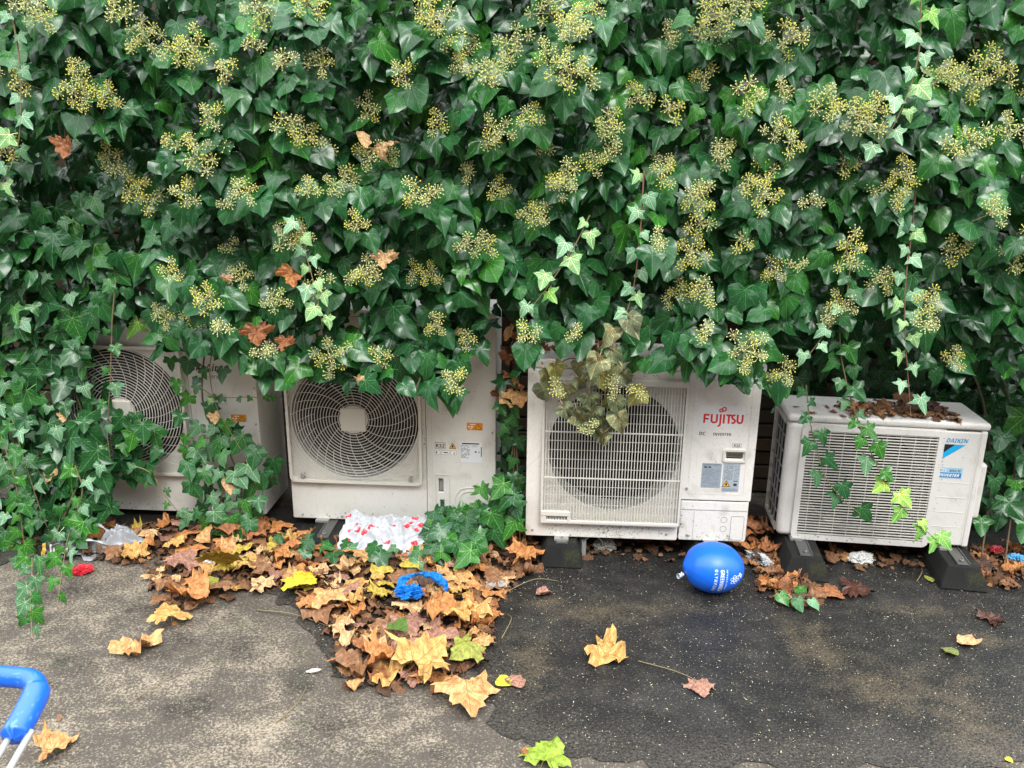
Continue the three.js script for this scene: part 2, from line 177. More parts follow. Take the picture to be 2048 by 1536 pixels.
const CAUGHT = [[-0.867,1.227,0.22,0.065],[-0.584,1.718,0.22,0.056],[-0.52,1.673,0.22,0.065],[-0.649,0.81,-0.05,0.052],[-2.101,0.295,-0.05,0.063],[-1.298,0.265,-0.05,0.063],[-1.023,1.001,0.22,0.065],[-0.918,0.974,0.22,0.046],[-0.102,0.898,-0.05,0.074],[-0.066,0.824,-0.05,0.074],[-0.086,0.759,-0.05,0.065],[-0.057,0.909,-0.05,0.056],[-0.524,1.294,0.22,0.052],[-1.34,0.574,-0.05,0.037],[0.58,2.014,0.22,0.022],[-2.004,0.562,-0.05,0.033],[-1.675,1.669,0.22,0.056],[-1.119,1.218,0.22,0.028]];

// ---------------------------------------------------------------- the ground
const specksOf = (W, H, n, seed, big) => { const h = mulberry(seed), a = new Float32Array(W * H); for (let k = 0; k < n; k++) { const x = Math.floor(h() * W), y = Math.floor(h() * H), s = 0.3 + 0.7 * h(); a[y * W + x] = s; if (h() < big) { a[y * W + (x + 1) % W] = s * 0.9; if (h() < 0.5) a[((y + 1) % H) * W + x] = s * 0.7; } } return a; };
const X0 = -2.7, X1 = 2.7, Z0 = -0.85, Z1 = 1.85, TW = 2048, TH = 1024;
const edgeAt = (x, z) => { let d = 9; for (let i = 0; i < ASPHALT.length; i++) { const a = ASPHALT[i], b = ASPHALT[(i + 1) % ASPHALT.length], ux = b[0] - a[0], uz = b[1] - a[1], t = clamp(((x - a[0]) * ux + (z - a[1]) * uz) / (ux * ux + uz * uz)); d = Math.min(d, Math.hypot(x - a[0] - ux * t, z - a[1] - uz * t)); } return inPoly(ASPHALT, x, z) ? d : -d; };
const spL = specksOf(TW, TH, 80000, 31, 0.35), spD = specksOf(TW, TH, 26000, 32, 0.3);
const ground0 = new THREE.PlaneGeometry(90, 90).rotateX(-Math.PI / 2).translate(0, -0.012, 0);
{
  const t = dataTex(512, 512, (u, v, i, j) => { const k = 0.06 + 0.02 * fbm(u * 9, v * 9) + (spL[(j * TW + i)] ? 0.05 : 0); return [k, k * 0.96, k * 0.9]; });
  t.repeat.set(60, 60);
  structure('ground', ground0, std({ map: t, roughness: 0.9 }), 'dark tarmac ground running out beyond the yard');
}
function sheet(name, label, poly, y, mat) {
  const s = new THREE.Shape(poly.map((p) => new THREE.Vector2(p[0], -p[1]))), g = new THREE.ShapeGeometry(s); g.rotateX(-Math.PI / 2).translate(0, y, 0);
  const p = g.attributes.position, uv = new Float32Array(p.count * 2); for (let i = 0; i < p.count; i++) { uv[2 * i] = (p.getX(i) - X0) / (X1 - X0); uv[2 * i + 1] = (p.getZ(i) - Z0) / (Z1 - Z0); }
  g.setAttribute('uv', new THREE.BufferAttribute(uv, 2)); return structure(name, g, mat, label);
}
const ragged = (poly, step, amp) => { const out = []; for (let i = 0; i < poly.length; i++) { const a = poly[i], b = poly[(i + 1) % poly.length], n = Math.max(1, Math.round(Math.hypot(b[0] - a[0], b[1] - a[1]) / step)); for (let k = 0; k < n; k++) { const x = mix(a[0], b[0], k / n), z = mix(a[1], b[1], k / n); out.push([x + amp * fbm(x * 5, z * 5 + 40) + amp * 0.5 * noise2(x * 40, z * 40), z + amp * fbm(x * 5 + 80, z * 5) + amp * 0.5 * noise2(x * 40 + 9, z * 40)]); } } return out; };
{
  const hgt = new Float32Array(TW * TH), h7 = mulberry(70);
  const t = dataTex(TW, TH, (u, v, i, j) => {
    const x = mix(X0, X1, u), z = mix(Z0, Z1, v), e = edgeAt(x, z);
    const big = fbm(x * 1.7 + 3, z * 2.3), mid = fbm(x * 7, z * 9 + 5), fine = noise2(x * 60, z * 60) * 0.5 + noise2(x * 140, z * 140) * 0.5;
    // bare, paler cement shows through a brown-grey film of dirt; the film is thickest by the leaves
    const grit = noise2(x * 62 + 3, z * 76) * 0.55 + noise2(x * 150, z * 170 + 7) * 0.55 + (h7() - 0.5) * 0.7;
    let bare = smooth(-0.02, 0.62, big * 0.42 + mid * 0.42 + grit * 0.62 + 0.06);
    bare *= 1 - 0.6 * smooth(-0.16, 0.0, e + 0.1 * mid);
    const soot = smooth(0.2, 0.5, fbm(x * 2.1 - 8, z * 3.1 + 2) + 0.35 * mid + 0.2 * fine) * 0.55;
    let r = mix(0.072, 0.3, bare), g = mix(0.06, 0.25, bare), b = mix(0.048, 0.185, bare);
    const k = (1 - soot) * (1 + 0.2 * fine + 0.12 * (h7() - 0.5));
    const s = spL[j * TW + i], d = spD[j * TW + i], moss = smooth(0.35, 0.6, fbm(x * 3 + 20, z * 4 - 7)) * 0.25;
    r *= k * (1 - moss); g *= k * (1 - moss * 0.6); b *= k * (1 - moss);
    if (s) { r = mix(r, 0.5, s * 0.6); g = mix(g, 0.45, s * 0.6); b = mix(b, 0.36, s * 0.6); }
    if (d) { r *= 1 - 0.6 * d; g *= 1 - 0.6 * d; b *= 1 - 0.6 * d; }
    hgt[j * TW + i] = clamp(0.5 + 0.2 * fine + 0.15 * mid + 0.3 * s - 0.3 * d);
    return [r, g, b];
  });
  const bt = dataTex(TW, TH, (u, v, i, j) => { const h = hgt[j * TW + i]; return [h, h, h]; }, false);
  sheet('concrete_yard', 'weathered beige concrete of the yard, dirt-stained, left of the dark tarmac', [[X0, Z0], [X1, Z0], [X1, Z1], [X0, Z1]], -0.004, std({ map: t, bumpMap: bt, bumpScale: 0.004, roughness: 0.86 }));
}
{
  const hgt = new Float32Array(TW * TH), h = mulberry(77);
  const tan = [[0.30, 0.42, 0.22, 0.10], [1.08, 0.62, 0.10, 0.22], [1.22, 0.80, 0.20, 0.16], [1.45, 0.95, 0.16, 0.30], [0.55, 0.36, 0.2, 0.06], [1.0, 0.55, 0.05, 0.16], [1.7, 0.5, 0.1, 0.05], [0.1, 0.36, 0.14, 0.06], [0.05, 0.75, 0.1, 0.2], [1.55, 0.32, 0.2, 0.05]];
  const t = dataTex(TW, TH, (u, v, i, j) => {
    const x = mix(X0, X1, u), z = mix(Z0, Z1, v), e = edgeAt(x, z);
    const mid = fbm(x * 6 + 50, z * 8), fine = noise2(x * 70 + 5, z * 70) * 0.5 + noise2(x * 150, z * 150) * 0.5;
    let res = 0; for (const [cx, cz, rx, rz] of tan) { const q = ((x - cx) / rx) ** 2 + ((z - cz) / rz) ** 2; if (q < 3) res = Math.max(res, Math.exp(-q)); }
    res = smooth(0.3, 0.95, res * 0.7 + mid * 0.45 + fine * 0.35 + (h() - 0.5) * 0.9) * 0.34;
    const base = (0.0165 + 0.009 * mid + 0.011 * fine + 0.012 * smooth(0.1, 0.6, fbm(x * 1.2 + 7, z * 1.5 + 3))) * (0.8 + 0.4 * h());
    let r = mix(base, 0.22, res), g = mix(base * 0.96, 0.165, res), b = mix(base * 0.92, 0.095, res);
    const s = spL[j * TW + i], q = spD[j * TW + i];
    const thin = clamp(smooth(0.25, -0.05, e) * 0.5 + 2.4 * smooth(0.1, -0.04, e - 0.09 * h() + 0.03 * mid)) * clamp(0.55 + fine); // dust of the concrete, in grains, over the edge
    r = mix(r, 0.15, thin * 0.3); g = mix(g, 0.125, thin * 0.3); b = mix(b, 0.1, thin * 0.3);
    if (s > 0.72) { const w = (s - 0.72) * 1.8; r = mix(r, 0.42, w); g = mix(g, 0.37, w); b = mix(b, 0.25, w); } else if (s) { r += 0.02; g += 0.02; b += 0.018; }
    if (q) { r *= 0.55; g *= 0.55; b *= 0.55; }
    hgt[j * TW + i] = clamp(0.45 + 0.25 * fine + 0.2 * mid + 0.35 * s - 0.3 * q);
    return [r, g, b];
  });
  const bt = dataTex(TW, TH, (u, v, i, j) => { const k = hgt[j * TW + i]; return [k, k, k]; }, false);
  const inner = ragged(ASPHALT, 0.04, 0.045).map((p) => [clamp(p[0], X0 + 0.01, X1 - 0.01), clamp(p[1], Z0 + 0.01, Z1 - 0.01)]);
  sheet('tarmac', 'dark damp tarmac flecked with fallen ivy buds, right half of the yard', inner, 0, std({ map: t, bumpMap: bt, bumpScale: 0.005, roughness: 0.5 }));
}
{ // fallen ivy buds and chaff: thousands of grains
  const g = new THREE.OctahedronGeometry(1, 0), n = 5200, im = new THREE.InstancedMesh(g, std({ color: C(1, 1, 1), roughness: 0.8 }), n), m = new THREE.Matrix4(), q = new THREE.Quaternion(), e = new THREE.Euler(), c = new THREE.Color();
  for (let k = 0; k < n;) {
    const x = R(-1.9, 2.3), z = R(-0.15, 1.6), on = inPoly(ASPHALT, x, z);
    if (rnd() > (on ? 1 : 0.3) * clamp(0.55 + 0.7 * fbm(x * 2, z * 2.4)) ) continue;
    const long = rnd() < 0.3, s = R(0.0008, 0.0019), tone = R(0.6, 1.25);
    m.compose(V(x, (on ? 0 : -0.004) + s * 0.4, z), q.setFromEuler(e.set(0, R(0, 6.28), 0)), V(s * (long ? R(1.6, 3.6) : 1.2), s * 0.6, s));
    im.setMatrixAt(k, m); im.setColorAt(k, rnd() < 0.15 ? c.setRGB(0.16 * tone, 0.1 * tone, 0.05 * tone) : c.setRGB(0.5 * tone, 0.46 * tone, 0.31 * tone)); k++;
  }
  im.name = 'fallen_bud_chaff'; finish(im); scene.add(im); tag(im, 'pale ivy buds and chaff sprinkled over the tarmac', 'debris', null, 'stuff');
}

// ---------------------------------------------------------------- the brick wall behind everything
{
  const w = thing('brick_wall', 'old brown brick wall hidden behind the ivy, glimpsed between the units', 'wall', [0, 0, -0.8]);
  const mt = dataTex(128, 128, (u, v) => { const k = 0.09 + 0.03 * fbm(u * 30, v * 30); return [k, k * 0.93, k * 0.82]; });
  part('mortar', bx(-3.2, 3.2, -0.02, 2.9, -0.22, 0), std({ map: mt, roughness: 0.95 }), w);
  const bt = dataTex(256, 128, (u, v) => { const k = 1 + 0.35 * fbm(u * 12, v * 7) + 0.2 * noise2(u * 60, v * 40); return [0.13 * k, 0.088 * k, 0.06 * k]; });
  const mats = [C(1, 1, 1), C(0.8, 0.75, 0.7), C(1.15, 1.1, 0.95), C(0.9, 1, 1.05)].map((c) => std({ map: bt, color: c, roughness: 0.92 }));
  const bg = new RoundedBoxGeometry(0.214, 0.064, 0.03, 1, 0.004), rest = [];
  for (let row = 0; row * 0.075 < 2.85; row++) for (let k = -14; k < 15; k++) {
    const x = k * 0.225 + (row % 2) * 0.1125, y = 0.04 + row * 0.075, z = 0.012 + R(-0.002, 0.003); if (Math.abs(x) > 3.05) continue;
    if (x > 0.75 && x < 1.6 && y < 1.1) { const b = part('brick', bg, pick(mats), w); b.position.set(x, y, z); b.rotation.z = R(-0.006, 0.006); } else rest.push(bg.clone().translate(x, y, z));
  }
  const r = part('brick_courses', rest, mats[0], w); r.userData.kind = 'stuff';
}

{ // the building across the yard, behind the camera: it keeps the low sky off the leaves
  const b = thing('shop_building', 'plain brick shop building across the yard, behind the viewer', 'building', [0, 0, 9]);
  const t = dataTex(256, 256, (u, v, i, j) => { const k = 1 + 0.3 * noise2(i * 0.4, j * 0.4) + 0.3 * fbm(u * 6, v * 6); return [0.13 * k, 0.085 * k, 0.065 * k]; }); t.repeat.set(0.4, 0.4);
  part('wall', metric(bx(-16, 16, -0.02, 6.4, 0, 0.4)), std({ map: t, roughness: 0.95 }), b);
  part('parapet', bx(-16.1, 16.1, 6.4, 6.55, -0.06, 0.46), std({ color: C(0.25, 0.24, 0.22), roughness: 0.9 }), b);
  for (let k = 0; k < 7; k++) { const x = -12 + k * 4, w = part('window', [bx(x - 0.65, x + 0.65, 3.4, 3.46, -0.05, 0), bx(x - 0.65, x + 0.65, 4.74, 4.8, -0.05, 0), bx(x - 0.65, x - 0.59, 3.46, 4.74, -0.05, 0), bx(x + 0.59, x + 0.65, 3.46, 4.74, -0.05, 0)], std({ color: C(0.5, 0.5, 0.48), roughness: 0.5 }), b); part('pane', bx(x - 0.59, x + 0.59, 3.46, 4.74, -0.03, -0.002), std({ color: C(0.02, 0.022, 0.025), roughness: 0.1 }), w); }
}

// ---------------------------------------------------------------- the outdoor air-conditioning units
function sticker(parent, name, x0, x1, y0, y1, z, draw, label, ppm = 2600, clear = false, rough = 0.5) {
  const t = canvasTex(Math.round((x1 - x0) * ppm), Math.round((y1 - y0) * ppm), draw);
  const m = part(name, (clear ? new THREE.PlaneGeometry(x1 - x0, y1 - y0) : new THREE.BoxGeometry(x1 - x0, y1 - y0, 0.0012)).translate((x0 + x1) / 2, (y0 + y1) / 2, z), std({ map: t, roughness: rough, transparent: clear }), parent);
  if (label) m.userData.label = label; return m;
}
function warnTri(g, x, y, s, flame) { g.fillStyle = '#111'; g.beginPath(); g.moveTo(x, y - s); g.lineTo(x + s, y + s * 0.8); g.lineTo(x - s, y + s * 0.8); g.fill(); g.fillStyle = '#f2b200'; g.beginPath(); g.moveTo(x, y - s * 0.74); g.lineTo(x + s * 0.78, y + s * 0.66); g.lineTo(x - s * 0.78, y + s * 0.66); g.fill(); g.fillStyle = '#111'; g.beginPath(); if (flame) { g.moveTo(x, y - s * 0.3); g.quadraticCurveTo(x + s * 0.42, y + s * 0.15, x + s * 0.1, y + s * 0.46); g.lineTo(x - s * 0.1, y + s * 0.46); g.quadraticCurveTo(x - s * 0.42, y + s * 0.1, x, y - s * 0.3); } else { g.moveTo(x + s * 0.12, y - s * 0.4); g.lineTo(x - s * 0.2, y + s * 0.16); g.lineTo(x, y + s * 0.12); g.lineTo(x - s * 0.08, y + s * 0.52); g.lineTo(x + s * 0.22, y); g.lineTo(x, y + s * 0.02); } g.fill(); }
function smallPrint(g, x, y, w, h, rows, col = '#555', seed = 3) { const r = mulberry(seed); g.fillStyle = col; for (let k = 0; k < rows; k++) { let a = x; const yy = y + (k + 0.3) * h / rows; while (a < x + w) { const l = w * (0.04 + 0.14 * r()); if (r() < 0.75) g.fillRect(a, yy, Math.min(l, x + w - a), h / rows * 0.42); a += l + w * 0.03; } } }
const parts = (name, list, mat, parent) => list.forEach((g) => part(name, g, mat, parent));
const frameRect = (x0, x1, y0, y1, r, w, z, dp) => bar(roundRect(x0, x1, y0, y1, r), w, dp, z, true);
function fan(parent, x, y, z, r) {
  const f = new THREE.Group(); f.name = 'fan'; f.position.set(x, y, z); parent.add(f);
  part('hub', new THREE.CylinderGeometry(r * 0.24, r * 0.28, 0.09, 24).rotateX(Math.PI / 2), M.fan, f);
  for (let k = 0; k < 3; k++) {
    const n = 10, pos = [], idx = [];
    for (let i = 0; i <= n; i++) for (let j = 0; j <= 6; j++) { const q = i / n, s = j / 6, rr = r * mix(0.22, 0.95, q), a = k * 2.094 + (s - 0.5) * mix(0.9, 1.55, q) + q * 0.5; pos.push(rr * Math.cos(a), rr * Math.sin(a), (s - 0.5) * 0.09 + 0.02 * q); }
    for (let i = 0; i < n; i++) for (let j = 0; j < 6; j++) { const a = i * 7 + j; idx.push(a, a + 7, a + 1, a + 1, a + 7, a + 8); }
    const g = new THREE.BufferGeometry(); g.setAttribute('position', new THREE.Float32BufferAttribute(pos, 3)); g.setIndex(idx); g.computeVertexNormals(); part('blade', g, M.fan, f);
  }
  return f;
}
M.fan.side = THREE.DoubleSide;
const duct = (x, y, r, z0, z1) => new THREE.LatheGeometry([[r + 0.006, 0], [r + 0.002, -0.004], [r, -0.012], [r - 0.004, z0 - z1]].map((p) => new THREE.Vector2(p[0], p[1])), 56).rotateX(Math.PI / 2).translate(x, y, z1);
M.ductMat = std({ color: C(0.42, 0.41, 0.38), roughness: 0.6, side: THREE.DoubleSide });

function tallUnit(label) {
  const W = 0.94, H = 0.99, D = 0.32, u = thing('air_conditioner', label, 'air conditioner', [0, 0, 0], 0, 'outdoor air-conditioning units along the wall');
  const cx = 0.31, cy = 0.5, cr = 0.288;
  // shell: two sides, top, back, base
  part('casing', [rb(0, 0.02, 0.004, H - 0.03, -D, -0.019, 0.004), rb(W - 0.02, W, 0.004, H - 0.03, -D, -0.019, 0.004), bx(0.02, W - 0.02, 0.004, H - 0.03, -D, -D + 0.006), bx(0.02, W - 0.02, 0.006, 0.02, -D + 0.006, -0.02)].map((g) => metric(g)), M.casing, u);
  part('top_cover', metric(rb(-0.004, W + 0.004, H - 0.029, H, -D - 0.004, 0.004, 0.01, 3)), M.casing, u);
  part('coil', bx(0.03, 0.64, 0.03, H - 0.04, -D + 0.01, -D + 0.05), M.coil, u);
  part('divider', bx(0.628, 0.634, 0.03, H - 0.04, -D + 0.02, -0.03), M.black, u);
  const fp = rectShape(0, 0.6275, 0.002, H - 0.031, 0.006); hole(fp, new THREE.Path().absarc(cx, cy, cr, 0, Math.PI * 2, true));
  part('front_panel', metric(panel(fp, -0.02, 0)), M.casing, u);
  part('fan_duct', duct(cx, cy, cr, -0.1, -0.001), M.ductMat, u);
  fan(u, cx, cy, -0.1, cr);
  const sp = rectShape(0.6295, W, 0.002, H - 0.031, 0.006); hole(sp, rectShape(0.722, 0.782, 0.555, 0.578)); hole(sp, rectShape(0.682, 0.703, 0.155, 0.222)); hole(sp, rectShape(0.688, 0.707, 0.054, 0.118));
  const s = part('service_panel', metric(panel(sp, -0.02, 0)), M.casing, u);
  part('handle_recess', [bx(0.72, 0.784, 0.553, 0.58, -0.04, -0.036), bx(0.72, 0.784, 0.549, 0.553, -0.04, -0.004), bx(0.72, 0.784, 0.58, 0.584, -0.04, -0.004), bx(0.716, 0.72, 0.549, 0.584, -0.04, -0.004), bx(0.784, 0.788, 0.549, 0.584, -0.04, -0.004)], M.plastic, s);
  part('handle_rim', [frameRect(0.715, 0.789, 0.547, 0.586, 0.006, 0.006, 0.003, 0.008), frameRect(0.704, 0.8, 0.53, 0.592, 0.004, 0.0018, 0.0006, 0.0012)], M.plastic, s);
  part('latch_plate', [frameRect(0.668, 0.732, 0.036, 0.241, 0.004, 0.003, 0.001, 0.003), bx(0.67, 0.73, 0.038, 0.04, 0, 0.0015)], M.plastic, s);
  part('latch', [bx(0.684, 0.701, 0.16, 0.218, -0.024, -0.014), bx(0.69, 0.705, 0.058, 0.114, -0.024, -0.014), cyl(0.003, 0.004, 0.676, 0.086, 0.001, 8), bx(0.672, 0.682, 0.0835, 0.0865, 0, 0.003)], M.greyPlastic, s);
  const arc = [[0.758, 0.004], [0.758, 0.13], [0.765, 0.155], [0.782, 0.173], [0.81, 0.182], [0.9, 0.185]], arc2 = [[0.775, 0.004], [0.775, 0.12], [0.781, 0.142], [0.795, 0.157], [0.815, 0.164], [0.9, 0.167]];
  parts('pipe_cover', [bar(arc, 0.003, 0.004, 0.001), bar(arc2, 0.003, 0.004, 0.001), bar(circle(0.835, 0.126, 0.012, 18), 0.0016, 0.0016, 0.0004, true), bar(circle(0.835, 0.07, 0.016, 18), 0.0016, 0.0016, 0.0004, true), frameRect(0.865, 0.915, 0.02, 0.12, 0.01, 0.0016, 0.0004, 0.0016)], M.plastic, s);
  parts('fold', [bx(0.6525, 0.6545, 0.012, 0.66, -0.0004, 0.0016), bx(0.888, 0.8896, 0.19, 0.95, -0.0004, 0.0012), bx(0.9, 0.9012, 0.19, 0.95, -0.0004, 0.001), bx(0.918, 0.9195, 0.01, 0.95, -0.0004, 0.0012), bx(0.0135, 0.015, 0.01, 0.95, -0.0004, 0.001)], M.casing, u);
  for (const [x, y] of [[0.045, 0.02], [0.23, 0.018], [0.61, 0.02], [0.93, 0.62], [0.925, 0.45]]) part('screw', cyl(0.0045, 0.004, x, y, 0.002, 10), M.zinc, u);
  // grille: frame, hub plate, rings and curved spokes, each a bar of its own
  const g = new THREE.Group(); g.name = 'fan_grille'; u.add(g);
  const x0 = 0.012, x1 = 0.606, y0 = 0.2, y1 = 0.8, q = 0.02, inside = (x, y) => x > x0 + 0.006 && x < x1 - 0.006 && y > y0 + 0.006 && y < y1 - 0.006;
  part('grille_frame', [frameRect(x0, x1, y0, y1, q, 0.012, 0.014, 0.028), frameRect(x0 - 0.001, x1 + 0.001, y0 - 0.001, y1 + 0.001, q, 0.004, 0.003, 0.006)], M.cream, g);
  for (let r = 0.07, k = 0; r < 0.41; r += 0.0132, k++) {
    const pts = circle(cx, cy, r, 72); let run = []; const runs = [];
    const start = pts.findIndex((p, i) => inside(...p) && !inside(...pts[(i + 71) % 72]));
    if (start < 0) { if (inside(...pts[0])) part('ring', bar(pts, 0.0028, 0.003, 0.022, true), M.plastic, g); continue; }
    for (let i = 0; i <= 72; i++) { const p = pts[(start + i) % 72]; if (inside(...p) && i < 72) run.push(p); else { if (run.length > 1) runs.push(run); run = []; } }
    for (const a of runs) part('ring', bar(a, 0.0028, 0.003, 0.022), M.plastic, g);
  }
  for (let k = 0; k < 34; k++) { const a0 = k / 34 * Math.PI * 2, pts = []; for (let r = k % 2 ? 0.18 : 0.07; r < 0.42; r += 0.03) { const a = a0 + 0.72 * (r - 0.07) / 0.3; const p = [cx + r * Math.cos(a), cy + r * Math.sin(a)]; if (inside(...p)) pts.push(p); else break; } if (pts.length > 1) part('spoke', bar(pts, 0.002, 0.003, 0.019), M.plastic, g); }
  part('hub_plate', [rb(cx - 0.056, cx + 0.056, cy - 0.054, cy + 0.054, 0.018, 0.034, 0.006, 3), cyl(0.064, 0.012, cx, cy, 0.02, 24)], M.cream, g);
  for (const x of [0.055, 0.55]) part('corner_lug', bx(x, x + 0.016, 0.212, 0.232, 0.008, 0.026), M.greyPlastic, g);
  // print and stickers
  sticker(u, 'warning_sticker', 0.812, 0.882, 0.46, 0.494, 0.0006, (c, w, h) => { c.fillStyle = '#e08a1e'; c.fillRect(0, 0, w, h); c.fillStyle = '#fff'; c.fillRect(w * 0.2, h * 0.18, w * 0.34, h * 0.1); c.fillRect(w * 0.08, h * 0.46, w * 0.12, h * 0.16); c.fillRect(w * 0.26, h * 0.46, w * 0.14, h * 0.16); c.fillRect(w * 0.18, h * 0.76, w * 0.16, h * 0.08); warnTri(c, w * 0.72, h * 0.56, h * 0.4, false); }, 'orange electrical warning sticker');
  sticker(u, 'refrigerant_label', 0.668, 0.715, 0.367, 0.397, 0.0006, (c, w, h) => { c.fillStyle = '#dddad0'; c.fillRect(0, 0, w, h); c.strokeStyle = '#222'; c.lineWidth = 3; c.strokeRect(2, 2, w - 4, h - 4); c.fillStyle = '#111'; c.font = `bold ${h * 0.78}px sans-serif`; c.textAlign = 'center'; c.textBaseline = 'middle'; c.fillText('R32', w / 2, h * 0.53, w * 0.9); });
  sticker(u, 'flame_label', 0.728, 0.766, 0.366, 0.4, 0.0006, (c, w, h) => { warnTri(c, w / 2, h * 0.54, h * 0.48, true); }, null, 2600, true);
  sticker(u, 'pictogram_label', 0.666, 0.766, 0.336, 0.362, 0.0006, (c, w, h) => { c.fillStyle = '#f4f6f6'; c.strokeStyle = '#333'; c.lineWidth = 2; for (const [a, b] of [[0.02, 0.24], [0.3, 0.68], [0.74, 0.97]]) { c.beginPath(); c.moveTo(w * a + (a === 0.3 ? w * 0.06 : 0), h * 0.14); c.lineTo(w * b, h * 0.14); c.lineTo(w * b - (a === 0.3 ? w * 0.06 : 0), h * 0.86); c.lineTo(w * a, h * 0.86); c.closePath(); c.fill(); c.stroke(); } c.fillStyle = '#2a4a66'; c.fillRect(w * 0.06, h * 0.3, w * 0.06, h * 0.4); c.fillStyle = '#111'; c.fillRect(w * 0.4, h * 0.4, w * 0.2, h * 0.18); c.fillRect(w * 0.86, h * 0.4, w * 0.04, h * 0.35); }, null, 2600, true);
  sticker(u, 'rating_plate', 0.783, 0.88, 0.306, 0.4, 0.0006, (c, w, h) => { c.fillStyle = '#e4e9ec'; c.fillRect(0, 0, w, h); c.fillStyle = '#111'; c.fillRect(w * 0.06, h * 0.02, w * 0.8, h * 0.06); smallPrint(c, w * 0.02, h * 0.14, w * 0.4, h * 0.66, 11, '#555', 4); smallPrint(c, w * 0.5, h * 0.12, w * 0.3, h * 0.1, 2, '#777', 5); c.strokeStyle = '#888'; c.lineWidth = 2; for (const k of [0.13, 0.36, 0.6]) c.strokeRect(w * 0.01, h * k, w * 0.45, 1); c.font = `bold ${h * 0.09}px sans-serif`; c.fillStyle = '#333'; c.fillText('CE', w * 0.8, h * 0.5); c.fillRect(w * 0.94, h * 0.2, w * 0.04, h * 0.5); c.fillRect(w * 0.66, h * 0.42, w * 0.08, h * 0.08); }, 'white rating plate with fine print');
  sticker(u, 'series_print', 0.635, 0.8, 0.655, 0.735, 0.0004, (c, w, h) => { c.fillStyle = '#15171a'; c.font = `italic bold ${h * 0.56}px sans-serif`; c.fillText('SkyAir', w * 0.06, h * 0.5, w * 0.76); c.font = `italic ${h * 0.34}px sans-serif`; c.fillText('A-series', w * 0.42, h * 0.92, w * 0.5); }, null, 2600, true);
  sticker(u, 'brand_print', 0.79, 0.9, 0.83, 0.93, 0.0004, (c, w, h) => daikin(c, w, h), null, 2600, true);
  for (const x of [0.14, 0.78]) part('foot_rail', bx(x - 0.03, x + 0.03, -0.006, 0.004, -D - 0.02, 0.025), M.zinc, u);
  return u;
}
function daikin(c, w, h) {
  c.fillStyle = '#0f93cf'; c.font = `italic bold ${h * 0.24}px sans-serif`; c.textBaseline = 'alphabetic'; c.fillText('DAIKIN', w * 0.1, h * 0.22, w * 0.88);
  c.fillStyle = '#16191c'; c.beginPath(); c.moveTo(w * 0.06, h * 0.3); c.lineTo(w * 0.5, h * 0.3); c.lineTo(w * 0.02, h * 0.72); c.fill();
  c.fillStyle = '#12a5dd'; c.beginPath(); c.moveTo(w * 0.5, h * 0.3); c.lineTo(w * 0.93, h * 0.3); c.lineTo(0, h * 0.99); c.lineTo(w * 0.02, h * 0.72); c.fill();
}
const unitB = tallUnit('tall white unit with spiral fan grille and R32 label, bag tucked under it');
unitB.position.set(-1.085, 0.042, -0.212); unitB.rotation.y = -0.0072;
const unitA = unitB.clone(); unitA.name = numbered('air_conditioner'); scene.add(unitA); unitA.position.set(-2.165, 0.036, -0.25); unitA.rotation.y = -0.004;
tag(unitA, 'leftmost tall white unit, half smothered by lobed ivy', 'air conditioner', 'outdoor air-conditioning units along the wall');

